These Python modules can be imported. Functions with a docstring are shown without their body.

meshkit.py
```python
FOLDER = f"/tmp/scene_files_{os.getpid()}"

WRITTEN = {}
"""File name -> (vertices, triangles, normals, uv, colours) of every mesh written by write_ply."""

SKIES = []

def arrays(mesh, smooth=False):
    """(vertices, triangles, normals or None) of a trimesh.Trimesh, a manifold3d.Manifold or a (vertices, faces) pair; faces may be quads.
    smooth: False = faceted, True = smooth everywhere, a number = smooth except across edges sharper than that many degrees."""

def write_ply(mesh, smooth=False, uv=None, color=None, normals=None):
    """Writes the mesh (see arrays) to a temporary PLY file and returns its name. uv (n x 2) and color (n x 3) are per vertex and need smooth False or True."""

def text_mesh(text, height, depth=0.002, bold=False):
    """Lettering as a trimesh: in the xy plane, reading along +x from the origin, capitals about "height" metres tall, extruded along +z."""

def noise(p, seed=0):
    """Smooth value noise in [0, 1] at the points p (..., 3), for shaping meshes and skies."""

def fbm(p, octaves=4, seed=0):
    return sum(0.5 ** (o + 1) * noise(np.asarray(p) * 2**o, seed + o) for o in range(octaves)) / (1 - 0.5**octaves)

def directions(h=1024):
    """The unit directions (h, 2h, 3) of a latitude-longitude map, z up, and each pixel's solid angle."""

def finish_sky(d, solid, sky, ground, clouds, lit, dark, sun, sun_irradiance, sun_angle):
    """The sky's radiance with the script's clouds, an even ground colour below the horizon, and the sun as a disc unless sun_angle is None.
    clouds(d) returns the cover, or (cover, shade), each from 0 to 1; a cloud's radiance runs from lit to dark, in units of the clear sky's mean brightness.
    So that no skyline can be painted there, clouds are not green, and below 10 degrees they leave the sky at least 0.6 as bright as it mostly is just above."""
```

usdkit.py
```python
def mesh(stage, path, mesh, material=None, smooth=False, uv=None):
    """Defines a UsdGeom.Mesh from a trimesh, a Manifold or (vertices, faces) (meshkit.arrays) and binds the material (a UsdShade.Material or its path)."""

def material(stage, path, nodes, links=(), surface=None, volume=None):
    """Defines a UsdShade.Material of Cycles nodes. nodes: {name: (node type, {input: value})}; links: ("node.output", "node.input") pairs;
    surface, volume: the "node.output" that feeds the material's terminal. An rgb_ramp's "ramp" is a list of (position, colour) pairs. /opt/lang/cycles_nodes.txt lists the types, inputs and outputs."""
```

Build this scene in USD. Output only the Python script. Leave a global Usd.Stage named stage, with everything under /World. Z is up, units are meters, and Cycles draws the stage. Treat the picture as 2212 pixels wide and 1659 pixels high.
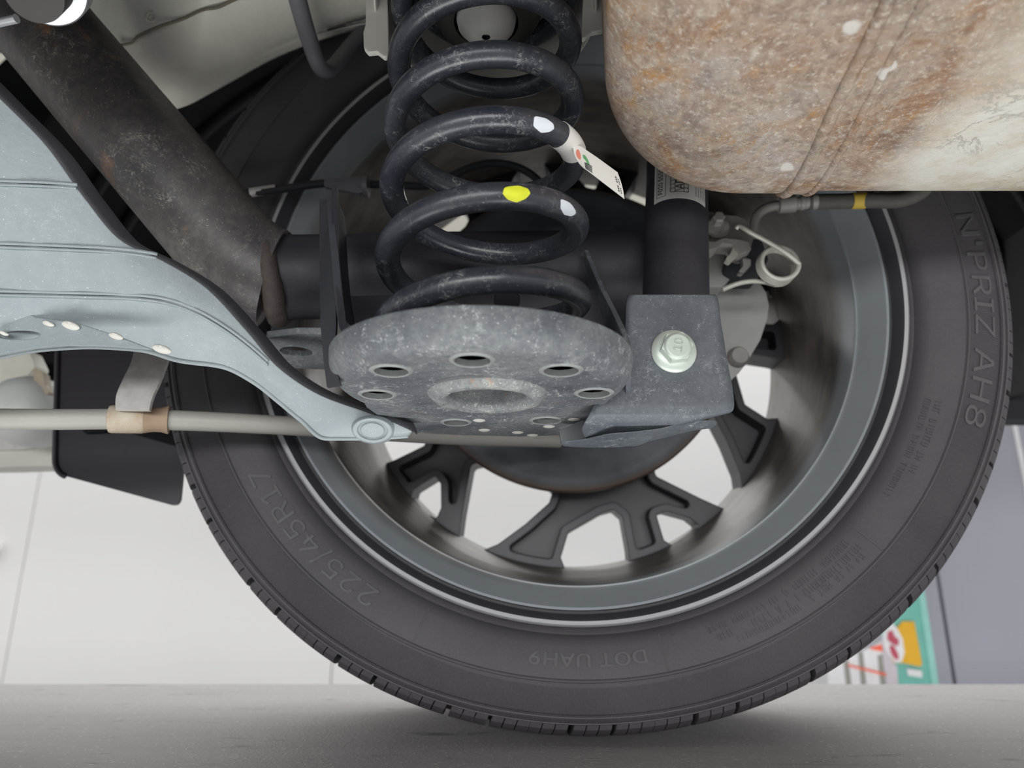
import math, random
import numpy as np
import trimesh, manifold3d
import usdkit, meshkit
from shapely.geometry import Polygon, Point, box as sbox, LineString
from shapely import affinity, union_all
from pxr import Usd, UsdGeom, UsdLux, UsdShade, Gf, Sdf, Vt

random.seed(7); RNG = np.random.default_rng(7)
stage = Usd.Stage.CreateInMemory()
UsdGeom.SetStageUpAxis(stage, 'Z'); UsdGeom.SetStageMetersPerUnit(stage, 1.0)
UsdGeom.Xform.Define(stage, '/World'); UsdGeom.Scope.Define(stage, '/World/Looks')

# ------------------------------------------------------------------ camera, light, exposure
W, H, F = 2212, 1659, 1534.0
PITCH = math.radians(16.0)
CAM = np.array([0.0, 0.0, 0.105])
EXPOSURE = 0.0
cam = UsdGeom.Camera.Define(stage, '/World/camera')
cam.CreateHorizontalApertureAttr(34.6); cam.CreateVerticalApertureAttr(34.6 * H / W)
cam.CreateFocalLengthAttr(34.6 * F / W)
cam.CreateFStopAttr(7.0); cam.CreateFocusDistanceAttr(0.37)
cam.CreateClippingRangeAttr((0.02, 100.0)); cam.CreateExposureAttr(EXPOSURE)
cam.AddTranslateOp().Set(Gf.Vec3d(*CAM)); cam.AddRotateXOp().Set(90.0 + math.degrees(PITCH))

dome = UsdLux.DomeLight.Define(stage, '/World/dome')
dome.CreateIntensityAttr(0.335); dome.CreateColorAttr(Gf.Vec3f(0.985, 0.99, 1.0))

def rect_light(name, loc, rot, w, h, power, col=(1, 1, 1)):
    l = UsdLux.RectLight.Define(stage, '/World/' + name)
    l.CreateWidthAttr(w); l.CreateHeightAttr(h); l.CreateIntensityAttr(power); l.CreateColorAttr(Gf.Vec3f(*col))
    l.AddTranslateOp().Set(Gf.Vec3d(*loc)); l.AddRotateXYZOp().Set(Gf.Vec3f(*rot))
    return l
# unseen fill lights, added beyond the car, below it and on the camera side
rect_light('added_wall_fill', (0.3, 1.7, 3.0), (0, 0, 0), 4.0, 0.25, 5.0, (1, .99, .97))  # added fill to brighten the back wall
rect_light('added_runway_fill', (0.1, 2.5, 1.65), (-58, 0, 0), 4.0, 0.2, 16.0, (1, .99, .97))  # added fill so light reaches the runway under the car
rect_light('added_underside_fill', (-0.05, -0.02, -1.0), (180, 0, 0), 1.6, 0.4, 9.0, (1, 1, 1))  # added fill from below to brighten the undersides
rect_light('added_front_fill', (-0.2, -1.3, 0.25), (88, 0, 0), 1.6, 0.3, 13.0, (1, 1, 1))  # added fill from the camera side for tyre and runway

# ------------------------------------------------------------------ pixel of the photograph -> point at a real depth
CP, SP = math.cos(PITCH), math.sin(PITCH)
def at(px, py, Y):
    a, b = (px - W / 2) / F, (H / 2 - py) / F
    d = Y / (CP - b * SP)
    return CAM + np.array([a * d, Y, (SP + b * CP) * d])
def atz(px, py, z):
    a, b = (px - W / 2) / F, (H / 2 - py) / F
    d = (z - CAM[2]) / (SP + b * CP)
    return CAM + np.array([a * d, (CP - b * SP) * d, z - CAM[2]])
def project(p):
    p = np.asarray(p, float) - CAM
    d = p[..., 1] * CP + p[..., 2] * SP; u = -p[..., 1] * SP + p[..., 2] * CP
    return np.stack([W / 2 + F * p[..., 0] / d, H / 2 - F * u / d], -1)

# ------------------------------------------------------------------ naming
USED = {}
def numbered(parent, name):
    k = USED.get((parent, name), 0); USED[(parent, name)] = k + 1
    return f'{parent}/{name}' + (f'_{k:03d}' if k else '')
BASE = {}
def tagp(p, label=None, cat=None, group=None, kind=None):
    for k, v in (('label', label), ('category', cat), ('group', group), ('kind', kind)):
        if v: p.SetCustomDataByKey(k, v)
def thing(name, label, cat, base=(0, 0, 0), group=None, kind=None):
    path = numbered('/World', name)
    x = UsdGeom.Xform.Define(stage, path); x.AddTranslateOp().Set(Gf.Vec3d(*map(float, base)))
    BASE[path] = np.array(base, float); tagp(x.GetPrim(), label, cat, group, kind)
    return path
def obj(name, mesh, mat, parent=None, smooth=30, label=None, kind=None, cat=None, group=None):
    v, f = vf(mesh)
    if parent is None:
        base = np.zeros(3); path = numbered('/World', name)
    else:
        base = BASE[parent]; path = numbered(parent, name)
    BASE[path] = base
    m = usdkit.mesh(stage, path, (v - base, f), mat, smooth=smooth)
    tagp(m.GetPrim(), label, cat, group, kind)
    return path

# ------------------------------------------------------------------ mesh helpers
def vf(mesh):
    if hasattr(mesh, 'to_mesh'):
        m = mesh.to_mesh(); return np.array(m.vert_properties[:, :3], float), np.array(m.tri_verts, int)
    if isinstance(mesh, (tuple, list)) and len(mesh) == 2 and not hasattr(mesh[0], 'vertices'):
        v, f = np.asarray(mesh[0], float), np.asarray(mesh[1], int)
        if f.shape[1] == 4: f = np.vstack([f[:, [0, 1, 2]], f[:, [0, 2, 3]]])
        return v, f
    if isinstance(mesh, list): mesh = join(*mesh)
    if isinstance(mesh, tuple): return mesh
    return np.array(mesh.vertices, float), np.array(mesh.faces, int)
def join(*ms):
    vs, fs, n = [], [], 0
    for m in ms:
        v, f = vf(m); vs.append(v); fs.append(f + n); n += len(v)
    return np.vstack(vs), np.vstack(fs)
def unit(v): v = np.asarray(v, float); return v / (np.linalg.norm(v, axis=-1, keepdims=True) + 1e-12)
def spline(pts, n):
    from scipy.interpolate import PchipInterpolator, CubicSpline
    pts = np.asarray(pts, float); d = np.r_[0, np.cumsum(np.linalg.norm(np.diff(pts[:, :3], axis=0), axis=1))]
    return CubicSpline(d, pts)(np.linspace(0, d[-1], n))
def pspline(pts, n):
    from scipy.interpolate import PchipInterpolator
    pts = np.asarray(pts, float); s = np.arange(len(pts))
    return PchipInterpolator(s, pts)(np.linspace(0, len(pts) - 1, n))
def frames(p):
    t = unit(np.gradient(p, axis=0)); up = np.array([0, 0, 1.0]) if abs(t[0, 2]) < .9 else np.array([1.0, 0, 0])
    a = unit(np.cross(t[0], up)); A = [a]
    for i in range(1, len(p)):
        a = A[-1] - t[i] * (A[-1] @ t[i]); A.append(unit(a))
    A = np.array(A); return t, A, np.cross(t, A)
def tube(p, r, sides=24, cap=True, closed=False):
    p = np.asarray(p, float); r = np.broadcast_to(np.asarray(r, float), (len(p),))
    t, a, b = frames(p); ang = np.linspace(0, 2 * np.pi, sides, endpoint=False)
    v = p[:, None] + r[:, None, None] * (np.cos(ang)[None, :, None] * a[:, None] + np.sin(ang)[None, :, None] * b[:, None])
    n = len(p); V = v.reshape(-1, 3); q = []
    i, j = np.meshgrid(np.arange(n - 1 + closed), np.arange(sides), indexing='ij')
    i2 = (i + 1) % n
    q = np.stack([i * sides + j, i * sides + (j + 1) % sides, i2 * sides + (j + 1) % sides, i2 * sides + j], -1).reshape(-1, 4)
    f = np.vstack([q[:, [0, 2, 1]], q[:, [0, 3, 2]]])
    if cap and not closed:
        k = len(V); V = np.vstack([V, p[0], p[-1]]); J = np.arange(sides); J2 = (J + 1) % sides
        f = np.vstack([f, np.c_[J, J2, np.full(sides, k)], np.c_[(n - 1) * sides + J2, (n - 1) * sides + J, np.full(sides, k + 1)]])
    m = trimesh.Trimesh(V, f, process=False)
    if m.volume < 0: f = f[:, ::-1]
    return V, f
def lathe(prof, c, n, up=(0, 0, 1), seg=128, a0=0, a1=2 * np.pi):
    """prof: (r, axial) pairs; revolved about the axis n through c."""
    prof = np.asarray(prof, float); n = unit(n); e1 = unit(np.cross(n, up)); e2 = np.cross(e1, n)
    full = abs(a1 - a0 - 2 * np.pi) < 1e-6
    ang = np.linspace(a0, a1, seg, endpoint=not full); m = len(prof)
    v = np.asarray(c) + prof[None, :, 1, None] * n + prof[None, :, 0, None] * (np.cos(ang)[:, None, None] * e1 + np.sin(ang)[:, None, None] * e2)
    i, j = np.meshgrid(np.arange(seg if full else seg - 1), np.arange(m - 1), indexing='ij'); i2 = (i + 1) % seg
    q = np.stack([i * m + j, i2 * m + j, i2 * m + j + 1, i * m + j + 1], -1).reshape(-1, 4)
    return v.reshape(-1, 3), np.vstack([q[:, [0, 1, 2]], q[:, [0, 2, 3]]])
def sheet(g, t, back=None):
    """closed shell over a grid of points; t thickness along the grid's normals (or along a given direction)"""
    g = np.asarray(g, float); n, m = g.shape[:2]
    if back is None:
        N = unit(np.cross(np.gradient(g, axis=0), np.gradient(g, axis=1)))
    else: N = np.broadcast_to(unit(back), g.shape)
    V = np.vstack([g.reshape(-1, 3), (g + N * t).reshape(-1, 3)]); K = n * m
    i, j = np.meshgrid(np.arange(n - 1), np.arange(m - 1), indexing='ij'); a = i * m + j
    q = np.stack([a, a + 1, a + m + 1, a + m], -1).reshape(-1, 4)
    b = np.r_[np.arange(m), np.arange(1, n) * m + m - 1, (n - 1) * m + np.arange(m - 2, -1, -1), np.arange(n - 2, 0, -1) * m]
    b2 = np.roll(b, -1); s = np.stack([b, b + K, b2 + K, b2], -1)
    Q = np.vstack([q, q[:, ::-1] + K, s]); f = np.vstack([Q[:, [0, 1, 2]], Q[:, [0, 2, 3]]])
    if trimesh.Trimesh(V, f, process=False).volume < 0: f = f[:, ::-1]
    return V, f
def extrude(poly, t, o, ex, ey, ez=None):
    """shapely polygon in the frame (o, ex, ey), extruded by t along ez"""
    ez = np.cross(ex, ey) if ez is None else np.asarray(ez, float)
    gs = getattr(poly, 'geoms', [poly])
    out = []
    for g in gs:
        if g.is_empty: continue
        m = trimesh.creation.extrude_polygon(g, 1.0, engine='earcut'); v = np.array(m.vertices)
        V = np.asarray(o) + v[:, :1] * ex + v[:, 1:2] * ey + v[:, 2:] * t * ez
        f = np.array(m.faces)
        if trimesh.Trimesh(V, f, process=False).volume < 0: f = f[:, ::-1]
        out.append((V, f))
    return join(*out)
def plate(pix, Y, t, rnd=0.0):
    """an upright plate at depth Y with the outline given in photograph pixels, thickness t going away from the eye"""
    p = np.array([at(x, y, Y) for x, y in pix]); g = Polygon(p[:, [0, 2]]).buffer(0)
    if rnd: g = g.buffer(-rnd).buffer(2 * rnd).buffer(-rnd)
    return extrude(g, t, (0, Y, 0), np.array([1.0, 0, 0]), np.array([0, 0, 1.0]), (0, 1.0, 0))
def bar(a, b, w, h, up=(0, 0, 1)):
    a, b = np.asarray(a, float), np.asarray(b, float); t = unit(b - a); s = unit(np.cross(t, up)); u = np.cross(s, t)
    v = [p + i * w / 2 * s + j * h / 2 * u for p in (a, b) for i, j in ((-1, -1), (1, -1), (1, 1), (-1, 1))]
    f = [(0, 1, 2, 3), (4, 7, 6, 5), (0, 4, 5, 1), (1, 5, 6, 2), (2, 6, 7, 3), (3, 7, 4, 0)]
    f = np.array(f); f = np.vstack([f[:, [0, 1, 2]], f[:, [0, 2, 3]]])
    if trimesh.Trimesh(v, f, process=False).volume < 0: f = f[:, ::-1]
    return np.array(v), f
def slab(x0, x1, y0, y1, z0, z1):
    m = trimesh.creation.box((x1 - x0, y1 - y0, z1 - z0)); m.apply_translation(((x0 + x1) / 2, (y0 + y1) / 2, (z0 + z1) / 2)); return m

# ------------------------------------------------------------------ materials
def lin(*c):
    c = np.array(c, float) / 255; return tuple(np.where(c < .04045, c / 12.92, ((c + .055) / 1.055) ** 2.4))
class G:
    """a small material graph writer"""
    def __init__(s): s.n, s.l, s.k = {}, [], 0
    def add(s, kind, **kw):
        s.k += 1; nm = f'n{s.k}'; ins = {}
        for k, v in kw.items():
            if isinstance(v, str) and '.' in v and v.split('.')[0] in s.n: s.l.append((v, f'{nm}.{k}'))
            else: ins[k] = v
        s.n[nm] = (kind, ins); return nm
    def pos(s):
        if not hasattr(s, 'p'): s.p = s.add('geometry') + '.position'
        return s.p
    def noise(s, scale, detail=4, rough=.6, dist=0, vec=None, **kw):
        return s.add('noise_texture', vector=vec or s.pos(), scale=scale, detail=detail, roughness=rough, distortion=dist, **kw) + '.fac'
    def stretch(s, sc, rot=(0, 0, 0), loc=(0, 0, 0)):
        return s.add('mapping', vector=s.pos(), scale=sc, rotation=rot, location=loc) + '.vector'
    def ramp(s, fac, *stops):
        return s.add('rgb_ramp', fac=fac, ramp=[(p, c if np.ndim(c) else (c, c, c)) for p, c in stops]) + '.color'
    def val(s, fac, *stops):
        return s.add('rgb_to_bw', color=s.ramp(fac, *stops)) + '.val'
    def mix(s, fac, a, b, blend='mix'):
        return s.add('mix_color', blend_type=blend, fac=fac, a=a, b=b) + '.result'
    def math(s, op, a, b=0.0, c=0.0):
        return s.add('math', math_type=op, value1=a, value2=b, value3=c) + '.value'
    def bump(s, h, dist, strength=1.0, normal=None):
        kw = dict(height=h, distance=dist, strength=strength)
        if normal: kw['normal'] = normal
        return s.add('bump', **kw) + '.normal'
    def out(s, path, **kw):
        b = s.add('principled_bsdf', **kw)
        return usdkit.material(stage, '/World/Looks/' + path, s.n, s.l, surface=f'{b}.BSDF')
def plain(name, col, rough=.5, metal=0.0, var=.12, scale=60, bump=0.0, spec=.5, bevel=0.0, coat=0.0):
    g = G(); n = g.noise(scale, 3)
    c = g.mix(n, tuple(np.array(col) * (1 - var)), tuple(np.array(col) * (1 + var)))
    kw = dict(base_color=c, roughness=rough, metallic=metal, specular_ior_level=spec, coat_weight=coat)
    nrm = g.add('bevel', radius=bevel, samples=4) + '.bevel' if bevel else None
    if bump: nrm = g.bump(g.noise(scale * 6, 3), bump, .6, nrm)
    if nrm: kw['normal'] = nrm
    return g.out(name, **kw)
def dirty(name, base, dust, rough=.5, amount=.45, scale=25, vein=0.0, speck=0.0, rust=0.0, grain=.0003, bevel=0.0, spec=.5, veinscale=45, cloud=.5):
    """painted metal with a film of dust, pale hair-thin scratches, specks of sand and rust blooms"""
    g = G()
    n1 = g.noise(scale, 5, .6, .4)
    n2 = g.noise(scale * 14, 5, .75)
    m = g.math('multiply', g.val(n1, (.32, 0.05), (.72, 1.0)), g.val(n2, (.34, .35), (.70, 1.0)))
    c = g.mix(g.math('multiply', m, amount), base, dust)
    pale = tuple(min(1, x * 1.6 + .08) for x in dust)
    if vein:
        line = None
        for q, (sc, wd) in enumerate(((veinscale, .010), (veinscale * 2.3, .014))):
            v = g.noise(sc, 5, .6, 1.3, vec=g.stretch((1, 1, 1.4), loc=(3.1 * q, 1.7, 0)))
            ridge = g.math('absolute', g.math('subtract', v, .5))
            ln = g.val(ridge, (0.0, .9), (wd * .6, .4), (wd, 0.0))
            line = ln if line is None else g.math('maximum', line, ln)
        gate = g.val(g.noise(scale * 2.6, 4, .6, .6, vec=g.stretch((1, 1, 1), loc=(9, 2, 4))), (.50, 0.0), (.64, 1.0))
        brk = g.val(n2, (.40, 0.0), (.60, 1.0))
        c = g.mix(g.math('multiply', g.math('multiply', g.math('multiply', line, gate), brk), vein), c, pale)
    if speck:
        s = g.noise(1100, 2, .5)
        c = g.mix(g.val(s, (.69, 0.0), (.74, speck)), c, pale)
    if rust:
        r = g.noise(30, 5, .65, .5)
        c = g.mix(g.val(r, (.59, 0.0), (.68, rust)), c, lin(176, 120, 72))
    nrm = g.add('bevel', radius=bevel, samples=4) + '.bevel' if bevel else None
    nrm = g.bump(g.noise(scale * 25, 4, .65), grain, .7, nrm)
    rg = g.val(n1, (.3, rough * .8), (.8, min(1, rough * 1.35)))
    return g.out(name, base_color=c, roughness=rg, normal=nrm, specular_ior_level=spec)

M = {}
M['coil'] = dirty('coil_paint', (.022, .025, .036), (.22, .22, .22), .30, .22, 22, vein=1.0, speck=.4, grain=.00012, spec=.55, veinscale=60)
M['black'] = dirty('black_paint', (.017, .017, .025), (.07, .068, .068), .6, .25, 20, speck=.25, grain=.0001)
M['arm'] = dirty('arm_paint', (.034, .034, .042), (.27, .24, .20), .45, .55, 14, vein=1.0, speck=.8, rust=.35, grain=.0002, veinscale=38)
M['seat'] = dirty('seat_paint', (.060, .069, .082), (.43, .46, .45), .55, .50, 24, vein=1.0, speck=.8, rust=.05, grain=.0003, bevel=.0012, veinscale=70)
M['collar'] = dirty('collar_paint', (.085, .098, .11), (.50, .52, .48), .55, .8, 40, vein=.8, speck=.8, rust=1.0, grain=.0003)
M['bracket'] = dirty('bracket_paint', (.056, .066, .080), (.32, .35, .36), .5, .32, 20, vein=.7, speck=.35, grain=.0002, bevel=.0012, veinscale=70)
M['beam'] = dirty('beam_paint', (.245, .285, .30), (.52, .56, .56), .55, .30, 9, speck=.35, vein=.15, grain=.00035, bevel=.001)
M['beam_shaded'] = dirty('beam_edge_shade', (.075, .075, .085), (.16, .15, .15), .6, .3, 20, speck=.3)  # darker copy of the beam colour: shade on the folded edge, painted in
M['white_dot'] = plain('paint_drip', (.56, .55, .50), .6)
M['worn_edge'] = plain('worn_edge', (.23, .25, .24), .6, 0, .3, 200)
M['wall_edge'] = plain('wall_edge_paint', (.040, .042, .050), .5, 0, .2, 90)
M['rod'] = dirty('rod_grey', (.38, .37, .335), (.50, .48, .43), .5, .4, 25, grain=.0002)
M['rust_sleeve'] = dirty('rust_sleeve', (.55, .50, .40), (.36, .21, .10), .7, 1.0, 60, grain=.0003)
M['galv'] = plain('galvanised_steel', (.62, .60, .57), .45, .25, .3, 120)
M['rail'] = dirty('underbody_cream', (.78, .78, .69), (.42, .40, .33), .55, .3, 9, speck=.15, grain=.0004, bevel=.002)
M['cup'] = plain('cup_paint', (.66, .65, .59), .5, 0, .1, 30, bevel=.001)
M['bump_stop'] = plain('bump_stop_foam', (.60, .60, .56), .8, 0, .12, 90, .0002)
M['rubber'] = plain('dark_rubber', (.022, .023, .028), .65, 0, .3, 50)
M['rubber2'] = plain('dusty_rubber', (.05, .048, .046), .75, 0, .3, 50)
M['void'] = plain('liner_felt', (.016, .016, .018), .9, 0, .35, 40, .0005, .2)
M['bumper'] = plain('bumper_plastic', (.022, .022, .025), .75, 0, .2, 40)
M['flap'] = plain('mud_flap_plastic', (.026, .023, .031), .36, 0, .12, 200, .00008)
M['hook'] = plain('hook_steel', (.13, .13, .145), .5, 0, .2, 80)
M['silver'] = plain('silver_steel', (.55, .56, .58), .32, .6, .1, 60)
M['zinc'] = plain('zinc_plate', (.50, .56, .50), .38, .25, .12, 120, bevel=.0007)
M['caliper'] = plain('caliper_grey', (.25, .245, .225), .55, .1, .2, 140, .0002, bevel=.001)
M['shield'] = plain('shield_grey', (.33, .33, .315), .55, .15, .12, 70, bevel=.001)
M['ring_steel'] = plain('return_spring_steel', (.44, .43, .38), .4, .2, .1, 60)
M['hose'] = plain('hose_rubber', (.075, .073, .062), .7, 0, .3, 150, .0003)
M['yellow'] = plain('yellow_tape', (.50, .36, .05), .6)
M['paint_white'] = plain('mark_white', (.72, .77, .82), .45, 0, .12, 160)
M['paint_yellow'] = plain('mark_yellow', (.74, .78, .03), .45, 0, .22, 160)
M['tag'] = plain('tag_paper', (.78, .77, .72), .5, 0, .03)
M['ink'] = plain('ink', (.03, .03, .035), .6)
M['ink_red'] = plain('ink_red', (.75, .25, .18), .6)
M['ink_green'] = plain('ink_green', (.12, .38, .15), .6)
M['sticker'] = plain('sticker_white', (.62, .63, .60), .45, 0, .03)
M['wheel_black'] = plain('wheel_paint', (.020, .0195, .025), .42, 0, .2, 60, bevel=.002)
M['wall'] = plain('wall_white', (.78, .772, .76), .25, 0, .012, 2)
M['wall_beige'] = plain('wall_beige', (.42, .40, .34), .6, 0, .02, 2)
M['locker'] = plain('locker_grey', (.36, .36, .41), .35, 0, .05, 5)
M['dark_gap'] = plain('dark_gap', (.11, .115, .12), .6)
M['teal'] = plain('sign_teal', lin(118, 190, 176), .5)
M['sign_white'] = plain('sign_white', (.82, .81, .82), .5)
M['sign_grey'] = plain('sign_grey', lin(150, 148, 140), .5)
M['sign_orange'] = plain('sign_orange', lin(250, 110, 80), .5)
M['sign_yellow'] = plain('sign_yellow', lin(232, 178, 40), .5)
M['sign_red'] = plain('sign_red', lin(190, 80, 100), .5)
M['concrete'] = plain('floor_grey', (.48, .48, .475), .6, 0, .1, 3)

def mat_runway():
    g = G()
    st = g.stretch((6, 40, 6)); n = g.noise(1.0, 6, .6, vec=st)
    c = g.mix(n, (.36, .343, .352), (.46, .44, .445))
    fine = g.noise(260, 3, .6); c = g.mix(g.val(fine, (.35, .0), (.75, .22)), c, (.56, .54, .53))
    grime = g.noise(1.0, 6, .7, .6, vec=g.stretch((14, 60, 14)))
    c = g.mix(g.val(grime, (.60, 0.0), (.72, .75)), c, (.075, .07, .07))
    sp = g.noise(420, 1, .4); c = g.mix(g.val(sp, (.70, 0.0), (.72, .8)), c, (.72, .70, .68))
    return g.out('runway_paint', base_color=c, roughness=.62, normal=g.bump(g.noise(420, 3, .6), .0006, .8))
M['runway'] = mat_runway()

# wheel frame
WC = np.array([0.0435, 0.4735, 0.3145]); YAW, CAMB = math.radians(3.3), math.radians(1.0)
WN = np.array([math.sin(YAW) * math.cos(CAMB), math.cos(YAW) * math.cos(CAMB), math.sin(CAMB)])
WE1 = unit(np.cross(WN, [0, 0, 1.0])); WE2 = np.cross(WE1, WN)
def wp(r, a, ang):
    r, a, ang = map(np.asarray, (r, a, ang))
    return WC + a[..., None] * WN + r[..., None] * (np.cos(ang)[..., None] * WE1 + np.sin(ang)[..., None] * WE2)
def to_wheel(px, py, a):
    """a photograph pixel on the wheel plane at axial offset a -> wheel coordinates (x, y)"""
    d = at(px, py, 1.0) - CAM; o = WC + a * WN
    p = CAM + d * ((o - CAM) @ WN) / (d @ WN) - o
    return p @ WE1, p @ WE2

def mat_tyre():
    g = G()
    sep = g.add('separate_xyz', vector=g.pos()); x = g.math('subtract', f'{sep}.x', float(WC[0])); z = g.math('subtract', f'{sep}.z', float(WC[2]))
    r = g.math('sqrt', g.math('add', g.math('multiply', x, x), g.math('multiply', z, z)))
    ang = g.math('arctan2', z, x)
    teeth = g.math('sine', g.math('multiply', ang, 1500.0))
    band = g.math('multiply', g.math('greater_than', r, .2685), g.math('less_than', r, .2905))
    h = g.math('multiply', teeth, band)
    n = g.noise(9, 5, .6, .3); c = g.mix(g.val(n, (.3, 0.0), (.75, 1.0)), (.068, .064, .071), (.100, .095, .100))
    f = g.noise(700, 2, .6); c = g.mix(g.val(f, (.5, 0.0), (.8, .35)), c, (.13, .125, .12))
    n1 = g.bump(h, .00022, .8); n2 = g.bump(g.noise(500, 3, .6), .0002, .6, n1)
    return g.out('tyre_rubber', base_color=c, roughness=.62, normal=n2, specular_ior_level=.35)
M['tyre'] = mat_tyre()
M['tyre_mark'] = plain('tyre_raised_rubber', (.100, .096, .100), .6, 0, .15, 80)
def mat_rim():
    g = G()
    sep = g.add('separate_xyz', vector=g.pos()); x = g.math('subtract', f'{sep}.x', float(WC[0])); z = g.math('subtract', f'{sep}.z', float(WC[2]))
    y = g.math('subtract', f'{sep}.y', float(WC[1]))
    # brake dust lies on the barrel behind the lip; the lip itself is bare grey paint
    dust = g.add('map_range', value=y, from_min=.028, from_max=.040, to_min=0.0, to_max=1.0, clamp=True) + '.result'
    n = g.noise(1.0, 5, .6, vec=g.stretch((25, 60, 25)))
    barrel = g.mix(g.val(n, (.3, 0.0), (.75, 1.0)), (.085, .076, .074), (.24, .20, .165))
    lip = g.mix(g.noise(30), (.23, .255, .275), (.28, .31, .33))
    return g.out('rim_paint', base_color=g.mix(dust, lip, barrel), roughness=.38, specular_ior_level=.5)
M['rim'] = mat_rim()
M['groove'] = plain('groove_shade', (.055, .055, .062), .7, 0, .2, 60)  # shade in the recess behind the lip, painted as a dark colour
M['lip'] = plain('rim_lip_paint', (.45, .45, .465), .32, .2, .06, 30)
def mat_disc():
    g = G(); sep = g.add('separate_xyz', vector=g.pos()); x = g.math('subtract', f'{sep}.x', float(WC[0] + .1 * WN[0])); z = g.math('subtract', f'{sep}.z', float(WC[2] + .1 * WN[2]))
    r = g.math('sqrt', g.math('add', g.math('multiply', x, x), g.math('multiply', z, z)))
    edge = g.add('map_range', value=r, from_min=.131, from_max=.1365, to_min=0.0, to_max=.75, clamp=True) + '.result'
    n = g.noise(30, 5, .65); c = g.mix(g.val(n, (.3, 0.0), (.7, 1.0)), (.055, .062, .078), (.11, .12, .135))
    c = g.mix(edge, c, (.16, .10, .06))
    return g.out('disc_iron', base_color=c, roughness=.5, metallic=.15)
M['disc'] = mat_disc()
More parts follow.
